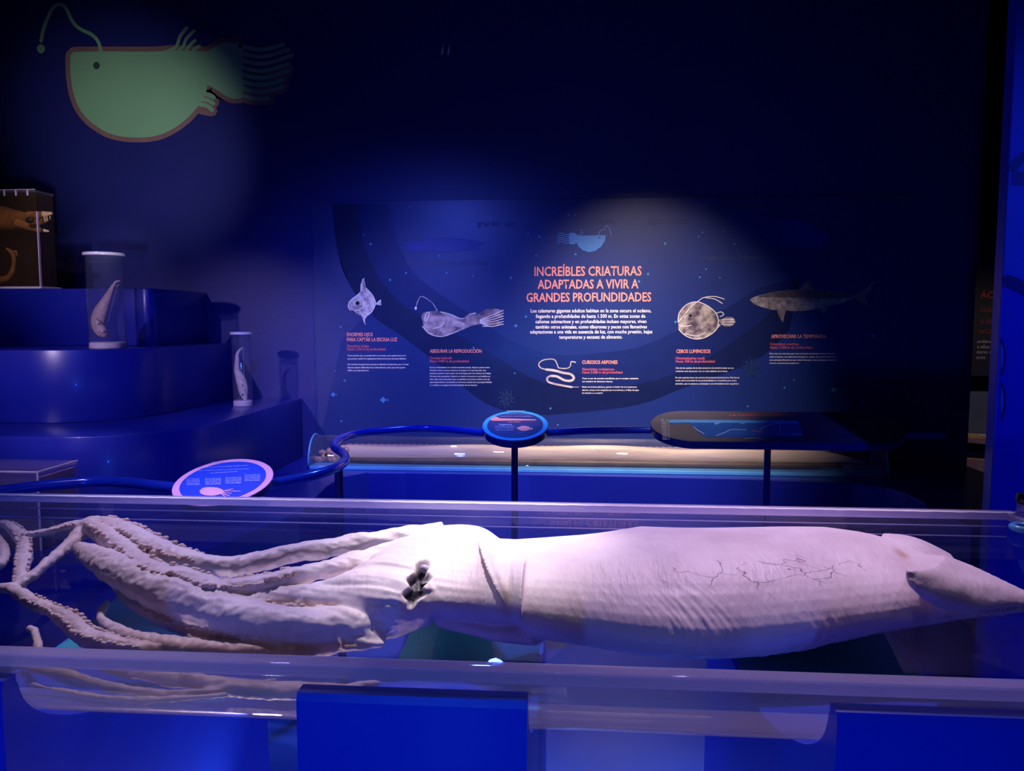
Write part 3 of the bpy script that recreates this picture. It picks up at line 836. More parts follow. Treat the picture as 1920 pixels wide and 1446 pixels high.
for nm, lo, hi in [('edge_strip', (xa, ya - 0.002, zc_ - 0.006), (xb, ya + 0.004, zc_ + 0.002)), ('edge_strip', (xb - 0.004, ya, zc_ - 0.006), (xb + 0.003, yb_, zc_ + 0.002)), ('edge_strip', (xb - 0.005, ya - 0.002, Z4 + 0.002), (xb + 0.003, ya + 0.005, zc_ - 0.007))]:
    boxo(nm, lo, hi, M_edge, cb, 0.001, 1)

# ================================================================== LONG TUBE TANK WITH THE OARFISH
tx0, tx1 = onz(563, 884, Z4 + 0.02).x, onz(1672, 894, Z4 + 0.02).x
ty = 5.17
tr_y, tr_z = 0.15, 0.185
tub = thing('tube_tank', 'long half-round clear tank on the low base below the wall panel', 'tank')
M_tub = acrylic('tube_acrylic', (0.94, 0.93, 0.96), 1.49, 0.0, 0.03, (0.6, 0.55, 0.6))
M_lb = mat('light_blue_edge', (0.10, 0.38, 0.80), 0.25, (0.08, 0.32, 0.75), 6)
zb2 = Z4 + 0.001
def tubsec(x, sy, sz, n=18):
    return [(x, ty - sy * math.cos(math.pi * k / n), zb2 + 0.024 + sz * math.sin(math.pi * k / n)) for k in range(n + 1)]
n = 18
A, B = tubsec(tx0, tr_y, tr_z), tubsec(tx1, tr_y, tr_z)
A2, B2 = tubsec(tx0, tr_y - 0.005, tr_z - 0.005), tubsec(tx1, tr_y - 0.005, tr_z - 0.005)
vs = A + B + B2 + A2
m1 = n + 1
fc = []
for k in range(n):
    fc += [[k, k + 1, m1 + k + 1, m1 + k], [2 * m1 + k, 2 * m1 + k + 1, 3 * m1 + k + 1, 3 * m1 + k], [k, k + 1, 3 * m1 + k + 1, 3 * m1 + k], [m1 + k, m1 + k + 1, 2 * m1 + k + 1, 2 * m1 + k]]
fc += [[0, m1, 2 * m1, 3 * m1], [n, m1 + n, 2 * m1 + n, 3 * m1 + n]]
pyd('half_round_cover', vs, fc, M_tub, tub, True).data.set_sharp_from_angle(angle=R(40))
boxo('base_plate', (tx0, ty - tr_y - 0.006, zb2), (tx1, ty + tr_y + 0.006, zb2 + 0.023), M_lb, tub, 0.003)
for xx in (tx0, tx1):
    sgn = -1 if xx == tx0 else 1
    pts = [(xx + sgn * 0.001, y, z) for _, y, z in tubsec(xx, tr_y + 0.004, tr_z + 0.004)]
    prism('end_cap', pts, (sgn * 0.012, 0, 0), acrylic('end_cap_acrylic', (0.7, 0.85, 0.95), 1.49, 0, 0.22, (0.35, 0.6, 0.85)), tub)
    ring = [(xx + sgn * 0.007, y, z) for _, y, z in tubsec(xx, tr_y + 0.006, tr_z + 0.006)]
    tubeo('end_rim', ring, 0.006, M_lb, tub, 8)
M_oar = mat('oarfish_skin', (0.78, 0.66, 0.50), 0.4, (0.62, 0.50, 0.38), 6, 0.3, 14, stretch=(0.4, 3, 3))
M_oard = mat('oarfish_shade_band', (0.10, 0.07, 0.06), 0.5, (0.06, 0.045, 0.04), 10)
oar = thing('oarfish', 'very long ribbon-like silver-tan fish lying in the half-round tank', 'fish')
op = []
for x, yc, hw in [(640, 850, 14), (700, 851, 15), (800, 851, 15.5), (900, 851, 16), (1000, 852, 16.5), (1100, 853, 17), (1200, 854, 16.5), (1300, 857, 15), (1400, 857, 15), (1480, 856, 14), (1540, 857, 12), (1580, 861, 7), (1625, 871, 1.5)]:
    op.append((x, yc, hw))
pts, rad = [], []
for x, yc, hw in catmull(op, 6):
    p = ony(x, yc, ty - 0.01)
    wob = 0.006 * math.sin(p.x * 7)
    pts.append(p + Vector((0, 0, wob)))
    rad.append(max(hw, 0.5) * proj(p)[2] / FPX)
tubeo('body', pts, rad, M_oar, oar, 18, 0.5, Vector((0, -1, 0.0)))
fin = []
for x in range(650, 1560, 6):
    fin.append((x, 834 + (x - 650) * 0.010))
bm = bmesh.new()
prevv = None
for i, (x, y) in enumerate(fin):
    a = ony(x, y + 3.5, ty - 0.012)
    b = ony(x, y - 0.6 - (i % 2) * 1.4, ty - 0.010)
    vv = [bm.verts.new(a), bm.verts.new(b), bm.verts.new(b + Vector((0, 0.006, 0))), bm.verts.new(a + Vector((0, 0.006, 0)))]
    if prevv:
        for k in range(4):
            bm.faces.new([prevv[k], prevv[(k + 1) % 4], vv[(k + 1) % 4], vv[k]])
    prevv = vv
bmesh.ops.recalc_face_normals(bm, faces=bm.faces[:])
frombm('dorsal_fin', bm, mat('oarfish_fin', (0.45, 0.35, 0.38), 0.5), oar)
bl, br = [], []
for x, yc, hw in catmull([(650, 862, 5), (760, 866, 6), (900, 869, 6), (1050, 872, 6), (1200, 873, 6), (1350, 873, 6), (1500, 873, 6), (1580, 874, 3)], 5):
    p = ony(x, yc, ty - 0.05)
    bl.append(Vector((p.x, p.y, max(p.z, zb2 + 0.045))))
    br.append(hw * p.y / FPX)
tubeo('belly_shade_strip', bl, br, M_oard, oar, 10, 0.9, Vector((0, -1, 0)))  # dark strip coloured as the shadow along the fish's lower side
M_head = mat('oarfish_head_skin', (0.62, 0.40, 0.33), 0.4, (0.35, 0.2, 0.17), 30, 0.6, 50)
hb = bmesh.new()
for x, y, r, s in [(640, 852, 14, 1.2), (622, 848, 11, 1.1), (612, 858, 9, 1.2), (630, 862, 10, 1.4), (598, 862, 7, 1.6), (588, 858, 5, 1.3), (648, 846, 11, 1), (604, 848, 5, 1.5)]:
    p = ony(x, y, ty - 0.02)
    ball(hb, p, r * p.y / FPX, 14, 10, (s, 0.7, 0.9))
me = bpy.data.meshes.new('head')
hb.to_mesh(me)
hb.free()


def remesh_to(me, voxel, smooth_it=4):
    o = bpy.data.objects.new('tmp', me)
    COL.objects.link(o)
    md = o.modifiers.new('r', 'REMESH')
    md.mode = 'VOXEL'
    md.voxel_size = voxel
    if smooth_it:
        s = o.modifiers.new('s', 'SMOOTH')
        s.iterations = smooth_it
        s.factor = 0.5
    dg = bpy.context.evaluated_depsgraph_get()
    dg.update()
    m2 = bpy.data.meshes.new_from_object(o.evaluated_get(dg))
    bpy.data.objects.remove(o)
    return m2


me = remesh_to(me, 0.004, 3)
for v in me.vertices:
    v.co += Vector((0, -1, 0.3)) * 0.005 * noise.noise(v.co * 45)
me.materials.clear()
link('head', me, M_head, oar, True)
ballo('eye', ony(612, 853, ty - 0.068), 0.012, M_dark, oar, (1.2, 0.6, 1))

# ================================================================== RAIL AND ITS SIGNS
RZ = 0.93
rail = thing('guard_rail', 'glossy blue tubular guard rail winding past the displays', 'rail')
rp = [(-60, 926), (0, 921), (60, 913), (120, 907), (180, 903), (240, 905), (300, 912), (360, 917), (430, 916), (500, 909), (560, 898), (600, 888), (632, 876), (647, 863), (643, 850), (627, 838), (636, 824), (672, 813), (735, 806), (800, 803), (860, 807), (910, 812), (965, 813), (1040, 811), (1100, 808), (1170, 807), (1240, 807), (1400, 811), (1560, 814), (1700, 815), (1770, 815)]
rpp = [onz(x, y, RZ) for x, y in rp]
rpp = [Vector(p) for p in catmull([tuple(p) for p in rpp], 6)]
tubeo('rail_tube', rpp, 0.019, M_rail, rail, 14)
for px, py_ in [(635, 872), (965, 813), (1440, 812)]:
    p = onz(px, py_, RZ)
    lathe('rail_post', [(0.017, 0.006), (0.017, RZ)], (p.x, p.y), M_post, rail, 16)
    lathe('post_foot', [(0.06, 0.001), (0.06, 0.008), (0.02, 0.012), (0.001, 0.012)], (p.x, p.y), M_post, rail, 24)


def tilt_plane(c, deg):
    return (Vector(c), Vector((0, -math.sin(R(deg)), math.cos(R(deg)))))


def disc(px, py_, z, rpx, deg, ring_mat, face_mat, label, thick):
    c = onz(px, py_, z)
    k = proj(c)[2] / FPX
    r = rpx * k
    P, N = tilt_plane(c, deg)
    rot = Matrix.Rotation(R(deg), 3, 'X')
    t = thing('information_disc', label, 'sign', None)

    def cyl(name, rr, z0, z1, m, bev=0.0):
        bm = bmesh.new()
        n = 64
        pts = [c + rot @ Vector((rr * math.cos(2 * math.pi * i / n), rr * math.sin(2 * math.pi * i / n), z0)) for i in range(n)]
        return prism(name, pts, rot @ Vector((0, 0, z1 - z0)), m, t, bev, 2)
    cyl('backing', r * 0.985, -thick, -0.0045, M_post, 0.003)
    cyl('ring', r, -0.004, 0, ring_mat, 0.001)
    cyl('face', r * 0.855, 0.0002, 0.0015, face_mat)
    return t, (P + N * 0.0015, N)


M_pink = mat('pink_ring', (0.85, 0.42, 0.85), 0.4)
M_face1 = mat('disc_blue_print', (0.010, 0.06, 0.85), 0.35)
M_txt1 = mat('disc_lilac_print', (0.45, 0.55, 0.98), 0.5)
M_pinkp = mat('disc_pink_print', (0.82, 0.42, 0.85), 0.5, (0.7, 0.35, 0.78), 30)
d1, dp1 = disc(419, 902, RZ + 0.032, 90, 17, M_pink, M_face1, 'round blue sign with pink rim and pink squid drawing on the rail', 0.028)
for s, a, b in [('EL CALAMAR GIGANTE', (397, 867.5), (441, 866)), ('Los calamares gigantes son moluscos cefalópodos que habitan el océano', (373, 877.5), (465, 873)), ('en todo el mundo y pueden alcanzar grandes tamaños de hasta varios metros', (374, 883), (466, 879.5)), ('como este ejemplar conservado', (393, 888), (445, 884.5))]:
    text('sign_lettering', s, a, b, M_txt1, d1, dp1, 0.0012, 0.03)
for x0, x1, y0 in [(349, 374, 899), (384, 414, 898), (422, 452, 896), (458, 487, 891)]:
    for k, s in enumerate(['de gran tamaño que', 'vive en las zonas', 'más profundas del', 'océano y se mueve', 'con sus aletas']):
        text('sign_lettering', s, (x0, y0 + k * 2.7), (x1, y0 - 0.7 + k * 2.7), M_txt1, d1, dp1, 0.0012, 0.03)
flatpx('squid_drawing', catmull([(374, 921), (382, 915), (400, 914), (414, 917), (419, 922), (413, 927), (400, 930), (384, 929), (376, 926)], 3), dp1, 0.0005, M_pinkp, d1, 0.001)
strokepx('squid_drawing_arms', [[(416, 922), (428, 919), (436, 917)], [(416, 922), (430, 921), (450, 922)], [(416, 923), (428, 925), (434, 926)], [(415, 924), (424, 928), (430, 930)], [(414, 925), (420, 930), (423, 932)]], 2.2, dp1, 0.0005, M_pinkp, d1, 0.001)

M_ring2 = mat('sky_blue_ring', (0.06, 0.50, 0.85), 0.35)
M_face2 = mat('disc_indigo_print', (0.05, 0.05, 0.18), 0.35)
M_txt2 = mat('disc_grey_print', (0.55, 0.58, 0.85), 0.5)
d2, dp2 = disc(966, 797, RZ + 0.045, 61.5, 19, M_ring2, M_face2, 'round dark sign with sky blue rim and coral fish drawings on the rail', 0.045)
for s, a, b, m in [('PEZ DE CINCO METROS', (950, 771), (984, 771), M_white), ('Un pez largo y plateado que vive en aguas', (935, 776.5), (999, 776.5), M_txt2), ('muy profundas y sube a la superficie', (937, 781), (996, 781), M_txt2), ('pez remo', (953, 792), (976, 792), M_coral), ('Regalecus', (936, 797), (960, 797), M_txt2),
                   ('el pez óseo más largo', (928, 800), (965, 800), M_txt2), ('del mundo y puede medir', (928, 803), (964, 803), M_txt2), ('hasta once metros', (930, 807), (962, 807), M_txt2), ('pez luna', (972, 812), (982, 812), M_txt2)]:
    text('sign_lettering', s, a, b, m, d2, dp2, 0.0012, 0.02)
flatpx('oarfish_drawing', [(919, 787), (924, 783), (930, 781.5), (938, 785), (962, 785.5), (1005, 787), (1005, 788.5), (960, 789), (930, 789.5), (922, 789)], dp2, 0.0005, M_coral, d2, 0.001)
flatpx('round_fish_drawing', catmull([(968, 803), (973, 801), (980, 799), (990, 800), (995, 803), (999, 803), (998, 806), (993, 806), (986, 808.5), (977, 808), (971, 805)], 3), dp2, 0.0005, M_coral, d2, 0.001)

# food chain lectern
lc = onz(1453, 803, RZ + 0.03)
LP = tilt_plane(lc, 15)
tb = thing('information_lectern', 'long round-ended sloping sign titled LA CADENA ALIMENTARIA on the rail', 'sign')
M_lect = mat('lectern_print_brown', (0.11, 0.10, 0.14), 0.3, (0.09, 0.085, 0.12), 3)
M_lside = mat('lectern_side', (0.006, 0.012, 0.22), 0.3)
lu = Vector((1, 0, 0))
lv = LP[1].cross(lu)
hw_ = 232 * proj(lc)[2] / FPX
a0 = onplane(1453, 773, *LP)
a1 = onplane(1453, 829, *LP)
hv = (a0 - a1).length / 2
lc2 = (a0 + a1) / 2


def stad(sc, off):
    out = []
    for k in range(25):
        a = R(90 + 180 * k / 24)
        out.append(lc2 + lu * (-(hw_ - hv) + hv * math.cos(a) - sc) + lv * ((hv + sc) * math.sin(a)) + LP[1] * off)
    for k in range(25):
        a = R(-90 + 180 * k / 24)
        out.append(lc2 + lu * ((hw_ - hv) + hv * math.cos(a) + sc) + lv * ((hv + sc) * math.sin(a)) + LP[1] * off)
    return out


prism('body', stad(0, -0.04), LP[1] * 0.0395, M_lside, tb, 0.003)
prism('face', stad(-0.002, 0), LP[1] * 0.0015, M_lect, tb)
LPP = (LP[0] + LP[1] * 0.0015, LP[1])
text('title_lettering', 'LA CADENA ALIMENTARIA', (1369, 780), (1500, 779.5), M_coral2, tb, LPP, 0.001, 0.03)
flatpx('sea_diagram', [(1254, 790), (1257, 787.5), (1270, 787), (1490, 789), (1497, 791), (1505, 812), (1500, 818), (1460, 819), (1324, 820), (1310, 812), (1292, 793), (1272, 793), (1266, 796), (1256, 794)], LPP, 0.0005, mat('lectern_sea_blue', (0.02, 0.10, 0.45), 0.35), tb, 0.001)
flatpx('sea_surface_strip', [(1254, 790), (1257, 787.5), (1270, 787), (1490, 789), (1497, 791), (1498, 794), (1292, 792.5), (1256, 793)], LPP, 0.0016, mat('lectern_surf_blue', (0.10, 0.35, 0.85), 0.35), tb, 0.0006)
strokepx('diagram_lines', [[(1300, 801), (1310, 808), (1320, 814)], [(1342, 818), (1360, 811), (1372, 806), (1400, 806)], [(1395, 823), (1415, 822), (1436, 825)], [(1425, 806), (1440, 798), (1462, 794)], [(1462, 795), (1462, 808)], [(1340, 796), (1346, 795)], [(1340, 794), (1350, 793.5)], [(1388, 795), (1396, 794)]], 1.5, LPP, 0.0016, M_txt2, tb)
strokepx('diagram_red_fish', [[(1412, 808), (1420, 809.5), (1430, 810.5)]], 3, LPP, 0.0016, M_coral2, tb)
strokepx('diagram_blue_whale', [[(1457, 813), (1480, 814), (1504, 815)]], 3, LPP, 0.0016, mat('lectern_cyan', (0.05, 0.5, 0.75), 0.4), tb)
for k in range(12):
    text('scale_lettering', '%d m' % (k * 200), (1240 + k * 0.2, 789 + k * 3.2), (1255 + k * 0.1, 789 + k * 3.2), M_txt2, tb, LPP, 0.001, 0.02)
for k, s in enumerate(['Los organismos marinos dependen unos de otros para', 'obtener la energía que necesitan para vivir', 'El fitoplancton es la base de la cadena y alimenta', 'a multitud de especies de zooplancton y estas', 'a peces y cefalópodos', 'Los grandes depredadores como el cachalote y los', 'tiburones se encuentran en la cima de la cadena', 'y regulan las poblaciones del resto', 'de las especies del océano']):
    x0 = 1553 + k * 3
    text('caption_lettering', s, (x0, 793 + k * 4.4), (x0 + 94 - (k % 3) * 12, 793.5 + k * 4.4), M_txt2, tb, LPP, 0.001, 0.0)
for k in range(6):
    text('caption_lettering', ['especies de superficie', 'peces y cefalópodos', 'depredadores', 'zona media', 'zona profunda', 'fondo marino'][k], (1502 + 3 * k, 792 + 6.5 * k), (1538 + 2 * k, 792.3 + 6.5 * k), M_coral2, tb, LPP, 0.001, 0.0)

# ================================================================== RIGHT-HAND SIDE: GAP AND BLUE PANEL
M_pill = mat('blue_graphic_panel', (0.008, 0.02, 0.50), 0.4, (0.007, 0.017, 0.45), 2)
gp = thing('graphic_panel', 'tall bright blue standing panel with curved pale shapes beside the squid tank', 'panel')
GY = 3.05
gx = ony(1870, 700, GY).x
boxo('board', (gx, GY, 0.001), (gx + 1.3, GY + 0.06, 3.4), M_pill, gp, 0.004)
GPL = ((0, GY, 0), (0, -1, 0))
M_gband = mat('graphic_dark_band', (0.006, 0.010, 0.16), 0.4)
M_gpale = mat('graphic_pale_blue', (0.02, 0.07, 0.55), 0.4)
gxp = lambda y: proj(Vector((gx, GY, CAMZ + (600 - y) / FPX * GY)))[0]
flatpx('pale_body', [(gxp(318) + 1, 318), (1930, 292), (2100, 300), (2100, 560), (1930, 540), (1900, 523), (gxp(520) + 1, 520)], GPL, 0.0005, M_gpale, gp, 0.001)
strokepx('dark_band', [[(gxp(316) + 9, 314), (1925, 292), (2000, 280)]], 18, GPL, 0.002, M_gband, gp)
strokepx('dark_band', [[(gxp(526) + 9, 526), (1905, 533), (1940, 552)]], 22, GPL, 0.002, M_gband, gp)
strokepx('fringe', [[(1898 + 4 * k, 322), (1897 + 4 * k, 348)] for k in range(7)], 1.5, GPL, 0.002, M_gband, gp, smooth_n=0)
M_gblob = mat('graphic_sky_blob', (0.03, 0.15, 0.60), 0.4)
for yy in (668, 750):
    flatpx('dark_blob', catmull([(1876, yy - 36), (1884, yy - 22), (1886, yy), (1884, yy + 26), (1877, yy + 38), (1875, yy)], 3), GPL, 0.0005, M_gband, gp, 0.001)
    flatpx('pale_blob', catmull([(1876.5, yy - 24), (1880, yy - 14), (1881, yy), (1879, yy + 20), (1876.5, yy + 24), (1876, yy)], 3), GPL, 0.002, M_gblob, gp, 0.001)
# the room beyond the gap
FY = 8.6
fp = thing('far_panel', 'dark text panel with red heading seen through the gap beside the wall', 'panel')
fx0, fx1 = ony(1805, 700, FY).x, ony(2000, 700, FY).x
boxo('board', (fx0, FY, 0.9), (fx1, FY + 0.04, 2.9), mat('far_panel_print', (0.03, 0.03, 0.035), 0.5), fp, 0.003)
FPL = ((0, FY, 0), (0, -1, 0))
M_fred = mat('far_red_print', (0.75, 0.10, 0.05), 0.5)
M_fdred = mat('far_dull_red_print', (0.30, 0.05, 0.06), 0.5)
M_fgrey = mat('far_grey_print', (0.55, 0.55, 0.5), 0.5)
for s, x0, x1, y, m in [('ÁCE', 1838, 1872, 559, M_fred), ('cubr', 1838, 1869, 585, M_fdred), ('a los', 1838, 1867, 606, M_fdred), ('ontañ', 1834, 1868, 625, M_fdred), ('emilleras e', 1832, 1867, 643, M_fgrey), ('a zifios ha', 1832, 1866, 653, M_fgrey), ('dores del', 1831, 1865, 663, M_fgrey), ('anos.', 1830, 1849, 673, M_fgrey)]:
    text('panel_lettering', s, (x0, y), (x1, y), m, fp, FPL, 0.003, 0.01)
lw = thing('low_cabinet', 'low grey-green display cabinet with wooden shelves beyond the gap', 'cabinet')
cx0, cx1 = ony(1800, 800, 7.6).x, ony(1990, 800, 7.6).x
zc0, zc1 = ony(1840, 812, 7.6).z, ony(1840, 740, 7.6).z
boxo('back_board', (cx0, 7.9, 0.02), (cx1, 7.94, zc1), mat('cabinet_grey_green', (0.12, 0.16, 0.15), 0.6), lw, 0.003)
M_wood = mat('cabinet_wood', (0.62, 0.38, 0.18), 0.5, (0.45, 0.26, 0.11), 12, stretch=(1, 6, 6))
boxo('rail_strip', (ony(1834, 815, 7.55).x, 7.55, zc0 - 0.02), (cx1, 7.57, zc0 - 0.008), mat('cabinet_white_strip', (0.8, 0.8, 0.85), 0.4), lw, 0.002)
for ya_, yb2 in [(822, 832), (862, 888)]:
    pa, pb2, pc, pd_ = ony(1790, ya_ - 4, 7.5), ony(2000, ya_ + 12, 7.5), ony(2000, yb2 + 16, 7.5), ony(1790, yb2 - 4, 7.5)
    prism('shelf_board', [pa, pb2, pc, pd_], (0, 0.38, 0), M_wood, lw, 0.003)
boxo('plinth', (cx0, 7.6, 0.001), (cx1, 7.89, 0.05), M_dark, lw, 0.002)
spot('far_room_spotlight', (4.6, 6.4, 3.2), (4.35, 7.9, 0.9), 60, (1.0, 0.75, 0.5), 60, 0.8, 0.05)

# ================================================================== THE SQUID TANK
YF = onz(960, 1262, TANKZ).y         # outer front edge
YFi = onz(960, 1243, TANKZ).y        # inner front edge
YB = onz(960, 941, TANKZ).y          # outer back edge
XR = onz(1893, 957, TANKZ).x
XL = -2.35
TH = YFi - YF
W_ = YB - YF
# trough section: (offset from front, drop below rim), outside
SEC = [(0, 0.0), (0, -0.030), (0.012, -0.070), (0.040, -0.105), (0.085, -0.137), (0.145, -0.168), (0.24, -0.205), (0.36, -0.24), (0.5, -0.262), (0.62, -0.268), (0.76, -0.26), (0.90, -0.235), (1.0, -0.20), (1.07, -0.15), (W_ - 0.01, -0.09), (W_, -0.04), (W_, 0.0)]
SEC = catmull(SEC, 3)
squid_tank = thing('squid_tank', 'long clear acrylic trough tank holding the giant squid on blue supports', 'tank')
M_tank = acrylic('tank_acrylic', (0.93, 0.94, 0.98), 1.42, 0.0, 0.03, (0.55, 0.55, 0.85))
M_front = acrylic('tank_front_acrylic', (0.88, 0.86, 0.92), 1.5, 0.0, 0.40, (0.90, 0.75, 0.52))  # beige cloudiness stands in for mirrored views of the squid
M_rim = acrylic('tank_rim_acrylic', (0.75, 0.7, 0.95), 1.49, 0.03, 0.75, (0.85, 0.80, 0.98))
verts, faces = [], []
ns = len(SEC)
for (d, z) in SEC:
    verts.append((XL, YF + d, TANKZ + z))
for (d, z) in SEC:
    verts.append((XR, YF + d, TANKZ + z))
for k in range(ns - 1):
    faces.append((k, k + 1, ns + k + 1, ns + k))
kf = max(k for k in range(ns - 1) if SEC[k][0] < 0.20 and SEC[k][1] > -0.2)
pyd('front_curve', verts, faces[:kf], M_front, squid_tank, True)
kb = min(k for k in range(ns) if SEC[k][0] > W_ - 0.05)
pyd('trough', verts, faces[kf:kb], M_tank, squid_tank, True)
pyd('back_wall', verts, faces[kb:], acrylic('tank_back_acrylic', (0.85, 0.86, 0.95), 1.45, 0.0, 0.16, (0.6, 0.58, 0.85)), squid_tank, True)  # cloudiness stands in for the reflections in the back wall
# rims
for nm, y0, y1 in [('front_rim', YF + 0.0005, YFi), ('back_rim', YB - TH, YB - 0.0005)]:
    bm = bmesh.new()
    box(bm, (XL, y0, TANKZ - 0.02), (XR, y1, TANKZ + 0.002))
    bevel_all(bm, 0.004, 3)
    frombm(nm, bm, M_rim, squid_tank, True).data.set_sharp_from_angle(angle=R(35))
for xx, s in ((XR, 1), (XL, -1)):
    pts = [(xx, YF + d, TANKZ + z) for d, z in SEC]
    prism('end_wall', pts, (0.02 * s, 0, 0), M_tank, squid_tank)
boxo('end_rim', (XR - 0.03, YFi + 0.0005, TANKZ - 0.02), (XR, YB - TH - 0.0005, TANKZ + 0.002), M_rim, squid_tank, 0.003)
# fluid surface
ME_fl = acrylic('fluid_surface_clear', (0.97, 0.97, 1.0), 1.2, 0.0, 0.0, gmax=0.3)
pyd('fluid_surface', [(XL, YFi, TANKZ - 0.006), (XR, YFi, TANKZ - 0.006), (XR, YB - TH, TANKZ - 0.006), (XL, YB - TH, TANKZ - 0.006)], [(0, 1, 2, 3)], ME_fl, squid_tank)
# cement line along the back rim
bm = bmesh.new()
prevv = None
xx = XL
while xx < XR:
    yy = YB - TH - 0.001 + 0.004 * noise.noise(Vector((xx * 30, 0, 0)))
    vv = [bm.verts.new((xx, yy - 0.004, TANKZ + 0.0022)), bm.verts.new((xx, yy + 0.003, TANKZ + 0.0045)), bm.verts.new((xx, yy + 0.007, TANKZ + 0.0022))]
    if prevv:
        for k in range(3):
            bm.faces.new([prevv[k], prevv[(k + 1) % 3], vv[(k + 1) % 3], vv[k]])
    prevv = vv
    xx += 0.012
bmesh.ops.recalc_face_normals(bm, faces=bm.faces[:])
frombm('cement_bead', bm, mat('cement_white', (0.85, 0.85, 0.95), 0.25, None, 30), squid_tank)
for zz in (-0.045, -0.075):
    boxo('seam_strip', (XL + 0.01, YB - 0.010, TANKZ + zz - 0.002), (XR - 0.01, YB - 0.006, TANKZ + zz + 0.001), M_rim, squid_tank, 0.0005, 1)
# valve on the back right corner of the rim
vx = onz(1912, 962, TANKZ)
vv_ = thing('drain_valve', 'black capped valve with blue ring on the tank rim', 'valve')
lathe('body', [(0.028, TANKZ + 0.003), (0.028, TANKZ + 0.010), (0.024, TANKZ + 0.014), (0.024, TANKZ + 0.034)], (vx.x, vx.y - 0.03), acrylic('valve_clear', (0.8, 0.78, 0.95), 1.49, 0, 0.3), vv_, 24)
lathe('cap', [(0.026, TANKZ + 0.0345), (0.027, TANKZ + 0.037), (0.027, TANKZ + 0.058), (0.022, TANKZ + 0.064), (0.001, TANKZ + 0.064)], (vx.x, vx.y - 0.03), M_black, vv_, 24)
p = onz(1920, 990, TANKZ + 0.012)
ring = [p + Vector((0.026 * math.cos(R(a)), 0.026 * math.sin(R(a)), 0)) for a in range(0, 361, 15)]
tubeo('blue_ring', ring, 0.009, M_lb, vv_, 10)

# supports
def support(xa_, xb_, label):
    t = thing('tank_support', label, 'support')
    zlip = onz(776, 1290, TANKZ).z
    lip = TANKZ - 0.028
    yf0 = YF - 0.036
    prof = [(yf0, 0.001), (yf0, lip - 0.012), (yf0 + 0.004, lip), (YF - 0.004, lip), (YF - 0.004, TANKZ - 0.04)]
    for d, z in SEC:
        if z < -0.035 and d < W_ * 0.9:
            prof.append((YF + d - 0.002, TANKZ + z - 0.006))
    prof.append((YF + W_ * 0.9, 0.001))
    b = prism('saddle', [(xa_, y, z) for y, z in prof], (xb_ - xa_, 0, 0), M_blue, t)
    # teal pad that lines the saddle
    pts = [(YF + d, TANKZ + z - 0.0012) for d, z in SEC if z < -0.21 and 0.60 < d < W_ * 0.9]
    pts2 = [(y, z - 0.004) for y, z in pts[::-1]]
    prism('saddle_pad', [(xa_ + 0.01, y, z) for y, z in pts + pts2], (xb_ - xa_ - 0.02, 0, 0), M_pad, t)
    return t


sy = YF - 0.036
support(ony(555, 1303, sy).x, ony(988, 1316, sy).x, 'blue wooden support standing under the squid head')
support(ony(1570, 1340, sy).x, ony(2160, 1340, sy).x, 'blue wooden support standing under the squid tail end')
support(ony(-420, 1270, sy).x, onz(22, 1268, TANKZ - 0.028).x, 'blue wooden support standing under the curled arm tips')

# ================================================================== THE GIANT SQUID
bmS = bmesh.new()


def ellipse_sec(Yc, zc, a, b, tilt, n=28):
    out = []
    for k in range(n):
        th = 2 * math.pi * k / n
        y, z = a * math.cos(th), b * math.sin(th)
        out.append((Yc + y * math.cos(tilt) - z * math.sin(tilt), zc + y * math.sin(tilt) + z * math.cos(tilt)))
    return out


def solve(x, yt, yb, b, tilt, ztop=-0.012, zc=None):
    a = 0.2
    ym_ = (yt + yb) / 2
    c = onz(x, ym_, TANKZ - 0.1)
    X = c.x
    Yn, Yf = c.y - 0.2, c.y + 0.2
    for it in range(60):
        Yc, a = (Yn + Yf) / 2, max((Yf - Yn) / 2, b * 0.8)
        ext = math.sqrt((a * math.sin(tilt)) ** 2 + (b * math.cos(tilt)) ** 2)
        z = TANKZ + (ztop - ext if zc is None else zc)
        sec = ellipse_sec(Yc, z, a, b, tilt)
        ys = [proj((X, y, zz))[1] for y, zz in sec]
        Yf += (min(ys) - yt) / 260
        Yn += (max(ys) - yb) / 400
        Yf = min(Yf, YB - 0.05)
        Yn = max(Yn, YFi + 0.06)
    return X, Yc, z, a, b, tilt


mant = [(938, 1014, 1176, .078), (965, 1013, 1188, .085), (1000, 1011, 1198, .090), (1100, 1004, 1214, .098), (1200, 989, 1228, .104), (1300, 977, 1235, .108), (1400, 973, 1229, .106), (1500, 978, 1213, .100), (1600, 988, 1192, .090), (1700, 1006, 1172, .074), (1770, 1040, 1162, .055), (1840, 1072, 1156, .040), (1920, 1106, 1148, .026), (1990, 1128, 1144, .010)]
mant = catmull(mant, 4)
secs = []
for x, yt, yb, b in mant:
    secs.append(solve(x, yt, yb, b, R(6) if x < 1700 else R(3), -0.013 if x < 1650 else -0.013 - (x - 1650) * 0.00022))


def loft(bm, secs, n=40, slant=None, wob=0.0):
    rings = []
    for i, (X, Yc, zc, a, b, t) in enumerate(secs):
        ring = []
        for k in range(n):
            th = 2 * math.pi * k / n
            y, z = a * math.cos(th), b * math.sin(th)
            xx = X + (slant(th, i) if slant else 0)
            ring.append(bm.verts.new((xx, Yc + y * math.cos(t) - z * math.sin(t), zc + y * math.sin(t) + z * math.cos(t))))
        rings.append(ring)
    for r0, r1 in zip(rings, rings[1:]):
        for k in range(n):
            bm.faces.new([r0[k], r0[(k + 1) % n], r1[(k + 1) % n], r1[k]])
    bm.faces.new(rings[0][::-1])
    bm.faces.new(rings[-1])


def slant(th, i):
    # the mantle opening leans: front lower edge further right than the top
    f = max(0.0, 1 - i / 14.0)
    return f * (-0.050 * math.sin(th) - 0.040 * math.cos(th))


